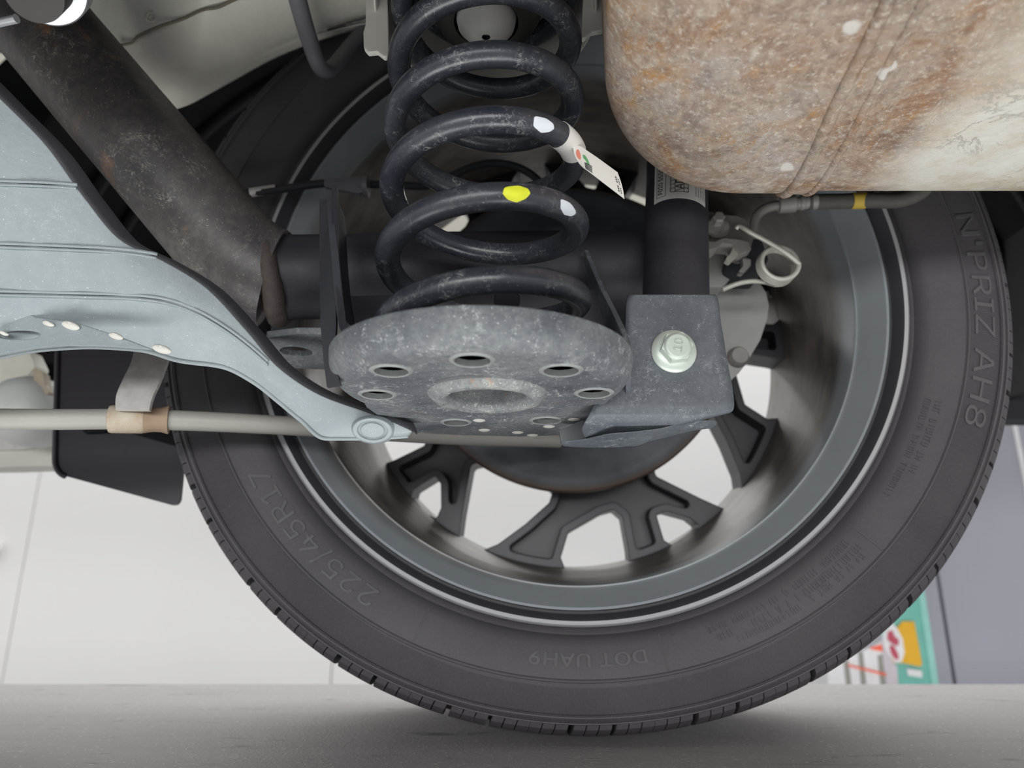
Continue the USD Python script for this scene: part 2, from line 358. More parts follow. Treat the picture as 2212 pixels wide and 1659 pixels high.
def mat_muffler():
    g = G()
    a, b = np.array([1985.0, 0]), np.array([1745.0, 425])
    sep = g.add('separate_xyz', vector=g.pos())
    side = g.add('map_range', value=f'{sep}.x', from_min=.168, from_max=.235, to_min=0.0, to_max=1.0, clamp=True) + '.result'
    n = g.noise(15, 8, .74, .7)
    rust = g.ramp(n, (.30, (.085, .062, .052)), (.42, (.20, .125, .085)), (.50, (.36, .27, .195)), (.56, (.25, .14, .08)), (.64, (.42, .35, .27)), (.74, (.52, .47, .40)))
    blot = g.noise(10, 5, .65, .6, vec=g.stretch((1, 1, 1), loc=(4, 1, 0)))
    rust = g.mix(g.val(blot, (.44, 0.0), (.66, .75)), rust, (.37, .345, .315))
    o = g.noise(20, 5, .72, .8, vec=g.stretch((1, 1, 1), loc=(1, 7, 2))); rust = g.mix(g.val(o, (.55, 0.0), (.66, .85)), rust, (.36, .19, .065))
    fine = g.noise(170, 5, .75); rust = g.mix(g.val(fine, (.35, .55), (.52, 0.0)), rust, (.14, .10, .08))
    pale = g.ramp(g.noise(8, 6, .66, .5), (.3, (.37, .31, .21)), (.46, (.54, .51, .43)), (.62, (.62, .62, .57)))
    pale = g.mix(g.val(g.noise(40, 5, .75), (.50, 0.0), (.75, .5)), pale, (.34, .26, .15))
    wob = g.math('add', side, g.math('multiply', g.math('subtract', g.noise(12, 4, .6), .5), 1.1))
    c = g.mix(g.val(wob, (.25, 0.0), (.75, 1.0)), rust, pale)
    v = g.noise(26, 8, .72, .8); ridge = g.math('absolute', g.math('subtract', v, .5))
    crust = g.math('multiply', g.val(ridge, (0.0, 1.0), (.006, .6), (.014, 0.0)), g.val(g.noise(13, 4), (.50, 0.0), (.60, .8)))
    c = g.mix(crust, c, (.66, .62, .53))
    salt = g.noise(330, 5, .8); c = g.mix(g.val(salt, (.53, 0.0), (.66, .65)), c, (.60, .56, .49))
    fl = g.noise(24, 2, .4, .3, vec=g.stretch((1, 1.2, 1), loc=(5, 3, 1))); c = g.mix(g.val(fl, (.735, 0.0), (.75, .8)), c, (.60, .59, .55))
    h = g.math('add', g.noise(110, 6, .75), g.math('multiply', crust, .5))
    return g.out('muffler_rust', base_color=c, roughness=.78, normal=g.bump(h, .0012, .7), specular_ior_level=.3)
M['muffler'] = mat_muffler()

# ================================================================== SETTING
obj('floor', slab(-6, 6, -4, 4, -1.35, -1.30), M['concrete'], kind='structure', smooth=False)
YB = 2.6
wl = at(45, 1250, YB)[0]; wm = at(726, 1300, YB)[0]
wb = thing('wall_back', None, None, (0, YB, -1.3), kind='structure')
seams = [-4.2, wl - 1.55, wl, wm, 4.2]
for a_, b_ in zip(seams[:-1], seams[1:]):
    obj('wall_panel', slab(a_ + .002, b_ - .002, YB, YB + .03, -1.3, 1.22), M['wall'], wb, smooth=False)
obj('backing_board', slab(-4.2, 4.2, YB + .031, YB + .06, -1.3, 1.22), M['sign_grey'], wb, smooth=False)
obj('upper_wall', slab(-4.2, 4.2, YB, YB + .03, 1.222, 3.4), M['wall_beige'], wb, smooth=False)
hp = at(0, 1180, YB)
t = thing('wall_handle', 'small white pull handle on the white wall at the far left', 'handle', hp)
obj('handle_bar', slab(hp[0] - .02, hp[0] + .012, YB - .035, YB - .022, hp[2] - .05, hp[2] + .012), M['sign_white'], t)
obj('handle_mount', slab(hp[0] - .012, hp[0] + .006, YB - .022, YB, hp[2] - .012, hp[2] + .01), M['sign_white'], t)

# lift runway the tyre stands on
GROUND = .0105
RY1 = atz(1100, 1478, GROUND)[1]
t = thing('lift_runway', 'dusty grey steel lift runway that the tyre stands on', 'lift runway', (0, .5, -1.3))
obj('deck', slab(-2.2, 2.2, .345, RY1, -.06, GROUND), M['runway'], t)
for sx in (-1.9, 1.9):
    obj('lift_post', slab(sx - .1, sx + .1, .4, .7, -1.3, -.06), M['locker'], t)

# ================================================================== TYRE + WHEEL
ty = thing('tyre', 'dark grey rubber tyre with raised sidewall lettering standing on the runway', 'tyre', (WC[0], WC[1] + .1, 0))
def squash(mesh):
    """the loaded tyre: the rubber gives way towards the contact patch"""
    v, f = vf(mesh); q = v - WC; a = q @ WN; x, y = q @ WE1, q @ WE2; r = np.hypot(x, y); an = np.arctan2(y, x)
    w = np.exp(-((an + np.pi / 2) / .62) ** 2); k = np.clip((r - .236) / .075, 0, 1.1)
    r2 = r - .0085 * w * k; a2 = a - .0022 * w * np.clip(1 - abs(k - .5) * 2, 0, 1) * (a < .05)
    return WC + a2[:, None] * WN + r2[:, None] * (np.cos(an)[:, None] * WE1 + np.sin(an)[:, None] * WE2), f
GROUND = .0105
prof = [(.2275, .016), (.2335, .0085), (.2365, .0045), (.239, .0035), (.2405, .000), (.243, -.0035), (.2465, -.0055), (.2525, -.0075), (.2600, -.0092), (.2668, -.0097), (.2674, -.0106), (.2688, -.0106), (.2694, -.0098),
        (.2800, -.0088), (.2898, -.0068), (.2903, -.0080), (.2935, -.0068), (.2940, -.0054), (.2950, -.0048), (.2955, -.0056), (.2970, -.0046), (.2974, -.003), (.2974, .010)]
crown = [(.300, .012), (.3095, .040), (.3098, .055), (.304, .056), (.304, .064), (.3105, .065), (.3107, .092), (.304, .093), (.304, .101), (.3107, .102), (.3100, .130), (.304, .131), (.304, .139), (.3095, .140), (.307, .175), (.300, .195),
         (.285, .2035), (.265, .205), (.245, .198), (.2275, .186)]
obj('sidewall', squash(lathe(prof, WC, WN, seg=256)), M['tyre'], ty, smooth=35)
obj('tread_band', squash(lathe(crown, WC, WN, seg=200)), M['tyre'], ty, smooth=35)
# shoulder blocks, each with two sipes cut through its face
NB = 72
bo = [(.2976, -.0035), (.3008, -.0020), (.3040, .0030), (.3075, .011), (.3105, .024), (.3118, .040)]
bi = [(.2945, -.0015), (.2950, .0050), (.2960, .012), (.2980, .020), (.3020, .030), (.3080, .040)]
def block(c0, w, gap):
    segs = [(-.5, -.19), (-.16, .15), (.18, .5)]; out = []
    for s0, s1 in segs:
        A0, A1 = c0 + (s0 * (w - gap)), c0 + (s1 * (w - gap)); skew = -.012
        P = []
        for k, A in enumerate((A0, A1)):
            for ring in (bo, bi):
                rr = np.array(ring); sk = skew * np.linspace(0, 1, len(rr))
                P.append(wp(rr[:, 0], rr[:, 1], A + sk))
        m = len(bo); V = np.vstack(P); q = []
        for i in range(m - 1):
            q += [(i, i + 1, 2 * m + i + 1, 2 * m + i), (i, m + i, m + i + 1, i + 1), (2 * m + i, 2 * m + i + 1, 3 * m + i + 1, 3 * m + i)]
        q += [(0, 2 * m, 3 * m, m)]
        q = np.array(q); f = np.vstack([q[:, [0, 1, 2]], q[:, [0, 2, 3]]])
        out.append((V, f))
    return join(*out)
bw = 2 * np.pi / NB
for k in range(NB):
    obj('tread_block', squash(block(k * bw + .02 + .004 * math.sin(k * 2.1), bw, .0075)), M['tyre'], ty, smooth=25)

def side_a(r): return np.interp(r, [p[0] for p in prof[4:]], [p[1] for p in prof[4:]])
def tyre_text(txt, h, r0, ang, depth=.0007, bold=False, spread=1.0):
    """lettering on the inner sidewall: foot towards the hub, reading clockwise seen from the hub side, starting at angle ang"""
    m = meshkit.text_mesh(txt, h, depth, bold)
    v = np.array(m.vertices)
    r = r0 + v[:, 1]; A = ang - v[:, 0] * spread / (r0 + h / 2)
    a = side_a(r) - v[:, 2] + .0002
    V = wp(r, a, A); f = np.array(m.faces)
    if trimesh.Trimesh(V, f, process=False).volume < 0: f = f[:, ::-1]
    return V, f
def ang_of(px, py):
    x, y = to_wheel(px, py, -.008); return math.atan2(y, x), math.hypot(x, y)
A225, r225 = ang_of(838, 1262)
obj('lettering', squash(tyre_text('225/45R17', .0125, .2485, A225, .0010, spread=1.32)), M['tyre_mark'], ty, smooth=False)
ADOT, rD = ang_of(1395, 1388)
obj('lettering', squash(tyre_text('DOT UAH9', .0082, .2505, ADOT, .0010, True, spread=1.28)), M['tyre_mark'], ty, smooth=False)
AN, rN = ang_of(2058, 462)
obj('lettering', squash(tyre_text("N'PRIZ AH8", .0135, .2725, AN, .0010, False, spread=1.5)), M['tyre_mark'], ty, smooth=False)
marks = []
rr = random.Random(3)
for row, (r0, p0, p1, hh) in enumerate(((.2465, (1850, 1190), (1528, 1345), .0042), (.2525, (1880, 1200), (1555, 1372), .0046), (.2583, (1888, 1225), (1592, 1372), .0036), (.2475, (2010, 862), (1905, 1060), .0036), (.2535, (2030, 866), (1950, 1015), .0038))):
    A0, A1 = ang_of(*p0)[0], ang_of(*p1)[0]; A = A0
    while A > A1:
        if rr.random() > .14:
            for s in ((0, 1) if rr.random() > .4 else (.5,)):
                a_ = A - s * .0075; o = wp(np.array(r0), np.array(side_a(r0) - .0002), np.array(a_)); q = wp(np.array(r0 + hh), np.array(side_a(r0 + hh) - .0002), np.array(a_ - rr.uniform(-.003, .003)))
                marks.append(bar(o, q, .0006, .0008, WN))
            if rr.random() > .45:
                k = rr.choice((0.0, .5, 1.0)); o = wp(np.array(r0 + k * hh), np.array(side_a(r0 + k * hh) - .0002), np.array(A)); q = wp(np.array(r0 + k * hh), np.array(side_a(r0 + k * hh) - .0002), np.array(A - .0075))
                marks.append(bar(o, q, .0006, .0008, WN))
        A -= .0135
obj('small_print', squash(join(*marks)), M['tyre'], ty, smooth=False, kind='stuff', label='rows of fine raised print')
lg = []
for (p0, r0, r1) in (((1428, 1385), .243, .2665), ((930, 1305), .243, .2665), ((1893, 1180), .246, .266)):
    A = ang_of(*p0)[0]; rs = np.linspace(r0, r1, 6); lg.append(tube(wp(rs, side_a(rs) - .0001, np.full(6, A)), .0005, 6))
obj('mould_line', squash(join(*lg)), M['tyre_mark'], ty)
for r_, w_ in ((.2681, .00045), (.2919, .0006), (.2962, .0005)):
    A = np.linspace(0, 2 * np.pi, 260, endpoint=False)
    obj('mould_ring', squash(tube(wp(np.full(260, r_), np.full(260, float(side_a(r_)) - .0002), A), w_, 8, closed=True)), M['tyre_mark'], ty, smooth=60)

wh = thing('alloy_wheel', 'black five spoke alloy wheel with a grey rim lip and dusty barrel', 'wheel', (WC[0], WC[1] + .1, WC[2]))
rprof = [(.2262, .014), (.2325, .0065), (.2342, .002), (.2338, -.0015), (.2322, -.0032), (.2300, -.0026), (.2286, .0000), (.2274, .0050), (.2262, .0085), (.2246, .0088), (.2238, .0066), (.2222, .0070), (.2115, .0245), (.2098, .0262), (.2088, .0262), (.2075, .031), (.2040, .055), (.2035, .075), (.1990, .120), (.1950, .165), (.1945, .190), (.2020, .192)]
obj('lip_groove', lathe(rprof[5:11], WC, WN, seg=256), M['groove'], wh, smooth=35, label='groove inside the rim lip, painted dark as shade')
obj('barrel', lathe(rprof[10:], WC, WN, seg=256), M['rim'], wh, smooth=35)
obj('rim_flange', lathe(rprof[:6], WC, WN, seg=256), M['lip'], wh, smooth=60, label='bright grey rim lip next to the rubber')
AF = .165
win_px = {'big': [(1028, 1012), (1186, 1066), (1180, 1085), (1132, 1128), (1075, 1170), (1048, 1181), (1020, 1175), (1003, 1160), (1010, 1110)],
          'mid': [(1232, 1155), (1300, 1116), (1322, 1110), (1336, 1122), (1348, 1190), (1350, 1212), (1300, 1222), (1225, 1226), (1217, 1205)],
          'small': [(1420, 1118), (1434, 1113), (1482, 1126), (1497, 1138), (1486, 1150), (1445, 1172), (1434, 1165)]}
wins = {k: Polygon([to_wheel(x, y, AF) for x, y in v]) for k, v in win_px.items()}
wins['big'] = union_all([wins['big'], affinity.scale(wins['big'], 1, 1)]).buffer(.0008)
ring = Point(0, 0).buffer(.1965, 64)
# the big window runs on towards the hub behind the disc
bx, by = wins['big'].centroid.coords[0]; ub = unit((bx, by))
wins['big'] = union_all([wins['big'], Polygon([tuple(ub * .112 + np.array([-ub[1], ub[0]]) * s) for s in (-.004, .004)] + [to_wheel(1186, 1066, AF), to_wheel(1028, 1012, AF)])]).buffer(0).buffer(-.003).buffer(.003)
hub = Point(0, 0).buffer(.075, 48)
face = ring
for k in range(5):
    for w_ in wins.values(): w_ = w_.buffer(.0022); face = face.difference(affinity.rotate(w_, 72 * k, origin=(0, 0)))
face = face.difference(hub)
tb = math.degrees(math.atan2(by, bx)); secs = []
for k in range(5):
    a0, a1 = math.radians(tb + 72 * k), math.radians(tb + 72 * (k + 1)); am = np.linspace(a0, a1, 12)
    secs.append(face.intersection(Polygon([(0, 0)] + [(.4 * math.cos(a), .4 * math.sin(a)) for a in am])))
pock = {k: [] for k in range(5)}
for k in range(5):
    s = secs[k]
    mid = s.buffer(-.0105).buffer(.0035)           # the hollow back of the fork
    back = s.difference(mid)
    parts = [extrude(s, .012, WC + .1725 * WN, WE1, WE2, WN), extrude(back, .0215, WC + .1515 * WN, WE1, WE2, WN)]
    obj('spoke', join(*parts), M['wheel_black'], wh, smooth=30)
obj('hub_centre', lathe([(.0, .125), (.070, .125), (.076, .130), (.0765, .184), (.0, .184)], WC, WN, seg=96), M['wheel_black'], wh, smooth=35)

dk = thing('brake_disc', 'dark iron brake disc with a rusty edge inside the wheel', 'brake disc', WC + .1 * WN)
obj('disc_rotor', lathe([(.060, .0985), (.126, .0945), (.1355, .098), (.137, .100), (.137, .109), (.1355, .111), (.06, .111)], WC, WN, seg=160), M['disc'], dk, smooth=40)
obj('disc_hat', lathe([(0, .074), (.082, .074), (.088, .077), (.0905, .083), (.0915, .098), (.0915, .110), (0, .110)], WC, WN, seg=120), M['disc'], dk, smooth=35)

# ================================================================== COIL SPRING
SX, SY, SR, SW = at(1042, 360, .303)[0], .325, .0468, .0062
near_y = {-1: -150, 0: -20, 1: 119, 2: 261, 3: 428, 4: 609}
kz = np.array(sorted(near_y)); zz = np.array([at(1043, near_y[k], SY - SR)[2] for k in kz])
from scipy.interpolate import CubicSpline
zsp = CubicSpline(kz, zz)
def helix(u):
    """u counts turns downwards; whole numbers face the eye, then the wire runs on to the left"""
    u = np.asarray(u, float); ph = 2 * np.pi * u; R = SR + .0006 * np.clip((u - 1) / 3, -1, 1)
    z = np.where(u > -1, zsp(np.clip(u, -1, 4.3)), zsp(-1) + (-1 - u) * .030)
    return np.stack([SX - R * np.sin(ph), SY - R * np.cos(ph), z], -1)
uu = np.linspace(-1.75, 4.24, 620); HP = helix(uu)
cs = thing('coil_spring', 'black coil spring with worn paint standing on the grey spring seat', 'coil spring', (SX, SY, HP[-1, 2]))
obj('coil', tube(HP, SW, 28), M['coil'], cs, smooth=60)
HT, HA, HB = frames(HP)
def coil_point(u, th, dr):
    c = np.stack([np.interp(u, uu, HP[:, i]) for i in range(3)], -1)
    t = unit(np.stack([np.interp(u, uu, HT[:, i]) for i in range(3)], -1))
    rad = unit(np.stack([c[..., 0] - SX, c[..., 1] - SY, 0 * c[..., 0]], -1)); rad = unit(rad - t * (rad * t).sum(-1, keepdims=True)); up = np.cross(rad, t)
    up = np.where(up[..., 2:] < 0, -up, up)
    return c + (SW + dr) * (np.cos(th)[..., None] * rad + np.sin(th)[..., None] * up)
gu, gt = np.meshgrid(np.linspace(-.4, 4.2, 1400), np.linspace(-np.pi, np.pi, 96), indexing='ij')
GP = coil_point(gu, gt, 0.0); GQ = project(GP); GD = np.linalg.norm(GP - CAM, axis=-1)
def on_coil(px, py):
    e = np.hypot(GQ[..., 0] - px, GQ[..., 1] - py); c = np.where(e < 5, GD, 9); i = np.unravel_index(np.argmin(c + e * 1e-4), c.shape)
    return gu[i], gt[i]
def coil_patch(pts, thick=.00035):
    """a painted mark on the wire: outline given by photograph pixels, laid on the wire's surface"""
    P = np.array([on_coil(*p) for p in pts]); 
    P[:, 1] = np.unwrap(P[:, 1]); c = P.mean(0)
    k = np.linspace(0, len(P), 49)[:-1]; P2 = np.array([np.interp(k, np.arange(len(P) + 1), np.r_[P[:, i], P[0, i]]) for i in (0, 1)]).T
    for _ in range(2): P2 = (np.roll(P2, 1, 0) + 2 * P2 + np.roll(P2, -1, 0)) / 4
    rings = [c + (P2 - c) * s for s in (.01, .25, .5, .75, .97, 1.0)]; hs = [thick, thick, thick, thick, thick, -.0003]
    V = np.vstack([coil_point(r[:, 0], r[:, 1], h) for r, h in zip(rings, hs)]); m = 48; q = []
    for i in range(5):
        j = np.arange(m); q.append(np.c_[i * m + j, i * m + (j + 1) % m, (i + 1) * m + (j + 1) % m, (i + 1) * m + j])
    q = np.vstack(q); f = np.vstack([q[:, [0, 1, 2]], q[:, [0, 2, 3]]])
    n = np.cross(V[f[:, 1]] - V[f[:, 0]], V[f[:, 2]] - V[f[:, 0]]).sum(0)
    if n @ (CAM - V.mean(0)) < 0: f = f[:, ::-1]
    return V, f
obj('paint_mark', coil_patch([(1154, 247), (1180, 252), (1199, 266), (1199, 278), (1188, 288), (1168, 290), (1153, 274)]), M['paint_white'], cs, label='white paint dab on the upper coil')
obj('paint_mark', coil_patch([(1090, 401), (1118, 398), (1143, 404), (1149, 416), (1140, 432), (1119, 440), (1098, 432), (1086, 418)]), M['paint_yellow'], cs, label='yellow paint dab')
obj('paint_mark', coil_patch([(1213, 426), (1232, 436), (1246, 455), (1246, 463), (1234, 471), (1219, 467), (1211, 452)]), M['paint_white'], cs, label='white paint dab on the lower coil')

# paper tag folded round the wire
tg = thing('paper_tag', 'white printed paper tag wrapped round the coil spring and sticking out to the right', 'tag', at(1240, 340, .30))
ug = np.linspace(on_coil(1222, 318)[0], on_coil(1232, 352)[0], 8)
u0, u1 = sorted((on_coil(1215, 322)[0], on_coil(1228, 352)[0]))
lo, hi = min(u0, u1) - .004, max(u0, u1) + .004
uu_, tt_ = np.meshgrid(np.linspace(lo, hi, 8), np.linspace(-np.pi * .95, np.pi * .95, 30) + 0.2, indexing='ij')
obj('wrap', sheet(coil_point(uu_, tt_, .0004), .0002), M['tag'], tg, smooth=60)
cY = float(coil_point(np.array((lo + hi) / 2), np.array(0.0), 0)[1])
TQ = np.array([[at(1238, 319, cY - .001), at(1252, 314, cY), at(1290, 340, cY + .003), at(1334, 372, cY + .006)],
               [at(1244, 342, cY - .002), at(1257, 345, cY - .001), at(1296, 365, cY + .002), at(1344, 402, cY + .005)],
               [at(1258, 361, cY - .003), at(1268, 368, cY - .001), at(1302, 394, cY + .001), at(1349, 430, cY + .004)]])
def quad_interp(Q, s, t_):
    s, t_ = np.asarray(s, float), np.asarray(t_, float)
    r = np.stack([np.stack([np.interp(t_, [0, .16, .5, 1.0], Q[i, :, k]) for k in range(3)], -1) for i in range(3)], -2)
    w = np.stack([2 * (s - .5) * (s - 1), -4 * s * (s - 1), 2 * s * (s - .5)], -1)
    return (r * w[..., None]).sum(-2)
s_, t_ = np.meshgrid(np.linspace(0, 1, 7), np.linspace(0, 1, 16), indexing='ij')
TG = quad_interp(TQ, s_, t_)
obj('flag', sheet(TG, .0003, (0, 1, 0)), M['tag'], tg, smooth=60)
def tag_print(poly):
    g = np.asarray(poly, float); P = quad_interp(TQ, g[:, 0], g[:, 1]) + np.array([0, -.00025, 0]); c = P.mean(0); n = len(P)
    V = np.vstack([P, P + [0, .0002, 0], c[None]]); j = np.arange(n)
    f = np.vstack([np.c_[j, (j + 1) % n, np.full(n, 2 * n)], np.c_[j, j + n, (j + 1) % n], np.c_[(j + 1) % n, j + n, (j + 1) % n + n]])
    if np.cross(V[f[0, 1]] - V[f[0, 0]], V[f[0, 2]] - V[f[0, 0]])[1] > 0: f = f[:, ::-1]
    return V, f
ell = lambda cs_, ct, rs, rt: [(cs_ + rs * math.cos(a), ct + rt * math.sin(a)) for a in np.linspace(0, 2 * np.pi, 20, endpoint=False)]
obj('print', tag_print(ell(.32, .10, .20, .055)), M['ink_red'], tg, smooth=False, label='red round emblem')
obj('print', tag_print([(.28, .20), (.40, .20), (.45, .24), (.58, .25), (.55, .30), (.42, .29), (.35, .28), (.25, .25)]), M['ink_green'], tg, smooth=False, label='green mark')
ms = []
for i in range(5):
    c_ = .56 + i * .075
    ms.append(tag_print([(c_, .20 - .01 * i), (c_ + .05, .20 - .01 * i), (c_ + .045, .34 - .01 * i), (c_ + .015, .34 - .01 * i)]))
for i in range(7):
    c_ = .30 + i * .085
    if i in (3,): continue
    ms.append(tag_print([(c_, .87), (c_ + .045, .87), (c_ + .045, .90), (c_, .90)])); ms.append(tag_print([(c_ + .02, .93), (c_ + .06, .93), (c_ + .06, .95), (c_ + .02, .95)]))
obj('print', join(*ms), M['ink'], tg, smooth=False, label='dark illegible print')

# upper seat, bump stop
us = thing('upper_spring_seat', 'cream painted steel cup with two side tabs holding the top of the coil spring', 'spring seat', (SX, SY, .41))
ZR = .306 + .105; UR = .0611
up3 = (0, 1.0, 0)
obj('cup', lathe([(.030, .075), (.052, .070), (.058, .060), (UR - .0012, .002), (UR, 0), (UR + .0012, .002), (UR + .0005, .010), (.061, .064), (.054, .076), (.030, .080)], (SX, SY, ZR), (0, 0, 1.0), up3, seg=120), M['cup'], us, smooth=40)
obj('isolator', lathe([(0, .052), (.03, .052), (.050, .050), (.0565, .044), (.0575, .06), (0, .066)], (SX, SY, ZR), (0, 0, 1.0), up3, seg=96), M['rubber'], us, smooth=40)
obj('side_tab', plate([(790, -60), (790, 52), (785, 70), (786, 102), (795, 112), (815, 110), (830, 122), (840, 118), (836, -60)], SY - .004, .0035, .0012), M['cup'], us)
obj('side_tab', plate([(1255, 100), (1262, 82), (1278, 68), (1302, 64), (1311, 58), (1309, -60), (1262, -60)], SY - .004, .0035, .0012), M['cup'], us)
bs = thing('bump_stop', 'pale round bump stop with a hole in its nose inside the coil spring', 'bump stop', (SX, SY, .40))
ZB = .293 + .105
obj('nose', lathe([(.0018, .006), (.0024, .0006), (.006, .0004), (.011, .0030), (.0158, .0085), (.0174, .016), (.0174, .032), (.0150, .034)], (SX, SY + .001, ZB), (0, 0, 1.0), up3, seg=64), M['bump_stop'], bs, smooth=60)
obj('hole', lathe([(0, .0055), (.0019, .0055), (.0023, .001)], (SX, SY + .001, ZB), (0, 0, 1.0), up3, seg=24), M['void'], bs)
obj('collar', lathe([(.0180, .0105), (.0205, .0095), (.027, .0115), (.0315, .020), (.033, .040), (.030, .056), (.0165, .056), (.0165, .0150)], (SX, SY + .001, ZB), (0, 0, 1.0), up3, seg=80), M['rubber2'], bs, smooth=50)

# ================================================================== LOWER SPRING SEAT
sp = thing('spring_seat', 'dusty blue-grey pressed spring seat with a ring of drain holes and a large centre hole', 'spring seat', (SX, SY, .19))
ZP = .0883 + .105
def man(m):
    v, f = vf(m); return manifold3d.Manifold(manifold3d.Mesh(np.asarray(v, np.float32), np.asarray(f, np.uint32)))
def cyl(c, r, z0, z1, n=40): 
    return manifold3d.Manifold.cylinder(z1 - z0, r, r, n).translate((float(c[0]), float(c[1]), float(z0)))
arc = lambda cx, cy, r, a0, a1, n: [(cx + r * math.cos(a), cy + r * math.sin(a)) for a in np.linspace(a0, a1, n)]
fr = .0125
outer = [(0.0, 0.0)] + arc(.0713 - fr, fr, fr, -np.pi / 2, 0, 9) + [(.0715, .0160)]
inner = [(.0690, .0160)] + arc(.0713 - fr, fr, fr - .0026, 0, -np.pi / 2, 9) + [(0.0, .0026)]
cross = manifold3d.CrossSection([np.array(outer + inner)[:, :2]])
pan = manifold3d.Manifold.revolve(cross, 128).translate((SX, SY, ZP))
# the floor of the seat runs on to the back, where it is welded to the axle
bp = [(770, 838), (792, 880), (842, 915), (905, 935), (1000, 940), (1120, 943), (1205, 940), (1245, 934), (1262, 920), (1270, 900), (1300, 880), (1330, 850)]
bpw = np.array([atz(x, y, ZP)[:2] for x, y in bp]); back = Polygon(np.vstack([bpw, [[SX + .05, SY], [SX - .05, SY]]])).buffer(0).buffer(-.004).buffer(.004)
back = back.difference(Point(SX, SY).buffer(.055))
bk = extrude(back, .0026, (0, 0, ZP), np.array([1.0, 0, 0]), np.array([0, 1.0, 0]))
pan = pan + man(bk)
holes = [(845, 801, .0078), (1020, 778, .0080), (1212, 800, .0080), (1283, 849, .0080), (815, 852, .0078), (1180, 908, .0080), (985, 912, .0074)]
for hx, hy, hr in holes: pan = pan - cyl(atz(hx, hy, ZP), hr, ZP - .01, ZP + .008)
cc = atz(1053, 866, ZP - .003)
pan = pan - cyl(cc, .0262, ZP - .01, ZP + .008, 64)
obj('pan', pan, M['seat'], sp, smooth=32)
obj('centre_collar', lathe([(.0178, .012), (.0182, .001), (.0195, -.0022), (.0225, -.0036), (.0255, -.0030), (.0290, .0004), (.0262, .0022), (.022, .003), (.0205, .012)], (cc[0], cc[1], ZP), (0, 0, 1.0), up3, seg=96), M['collar'], sp, smooth=50)
for hx, hy, hr in holes:
    c_ = atz(hx, hy, ZP)
    obj('hole_rim', lathe([(hr - .0006, .0024), (hr - .0006, -.0004), (hr + .0002, -.0007), (hr + .0016, .0001), (hr + .0012, .0006), (hr - .0006, .0024)], c_, (0, 0, 1.0), up3, seg=40), M['worn_edge'], sp, smooth=50)
obj('pad', lathe([(.022, .0045), (.0560, .0045), (.0585, .008), (.0575, .0165), (.040, .0185), (.022, .0185), (.022, .0045)], (SX, SY, ZP), (0, 0, 1.0), up3, seg=80), M['rubber'], sp, smooth=40)
for wx, wy in ((1035, 908), (1046, 929), (1118, 934), (1150, 940), (1186, 921), (1240, 906)):
    c_ = atz(wx, wy, ZP); obj('paint_drip', lathe([(0, -.0007), (.0022, -.0006), (.0034, -.0001), (.0034, .0004), (0, .0004)], c_, (0, 0, 1.0), up3, seg=20), M['white_dot'], sp, smooth=60)
slot = [atz(x, y, ZP)for x, y in ((942, 824), (965, 817), (1000, 812), (1044, 812))]
obj('pressed_slot', tube(pspline(np.array(slot) + [0, 0, -.0001], 16), .0009, 8), M['dark_gap'], sp)
# side walls and back web, welded up to the axle tube
lw = np.array([[at(x, y, Y) for x, y, Y in row] for row in (
    ((716, 400, .318), (722, 440, .34), (735, 470, .385)), ((716, 470, .314), (722, 500, .338), (738, 520, .385)), ((720, 560, .310), (726, 580, .335), (742, 590, .385)),
    ((727, 640, .306), (732, 650, .332), (748, 650, .385)), ((735, 706, .300), (742, 705, .33), (756, 700, .385)), ((742, 745, .300), (750, 740, .33), (764, 735, .385)))])
obj('side_wall', sheet(lw, .0028), M['black'], sp)
edge = pspline([at(706, 430, .3175), at(709, 480, .3135), at(716, 560, .3095), at(723, 640, .306), at(729, 690, .303), at(737, 716, .2995)], 24)
edge2 = pspline([at(717, 430, .3178), at(722, 480, .3138), at(732, 560, .3098), at(738, 640, .3063), at(746, 690, .3033), at(775, 709, .2962)], 24)
obj('wall_edge', sheet(np.stack([edge, edge2], 1), .0026, (0, 1, 0)), M['wall_edge'], sp, label='grey front edge of the left side wall')
fl = np.array([[at(690, 430, .335), at(722, 430, .322)], [at(690, 560, .33), at(722, 560, .315)], [at(692, 700, .32), at(726, 700, .307)], [at(700, 790, .315), at(722, 780, .302)], [at(706, 835, .318), at(735, 830, .304)]])
obj('outer_flange', sheet(fl, .003, (0, 1, 0)), M['black'], sp)
rwl = [at(1262, 540, .40), at(1290, 610, .375), at(1322, 675, .345), at(1345, 728, .322), at(1352, 760, .315)]
rg_ = np.stack([pspline(np.array(rwl), 14), pspline(np.array(rwl) + [0.004, .03, -.012], 14)], 1)
obj('side_wall', sheet(rg_, .0028, (1, 0, 0)), M['bracket'], sp, label='thin grey side wall rising behind the coil on the right')
web = Polygon([at(x, y, .388)[[0, 2]] for x, y in ((742, 640), (1300, 625), (1345, 740), (1330, 800), (760, 800))]).difference(Point(*at(1095, 649, .388)[[0, 2]]).buffer(.0078))
obj('back_web', extrude(web, .003, (0, .388, 0), np.array([1., 0, 0]), np.array([0, 0, 1.]), (0, 1., 0)), M['black'], sp)

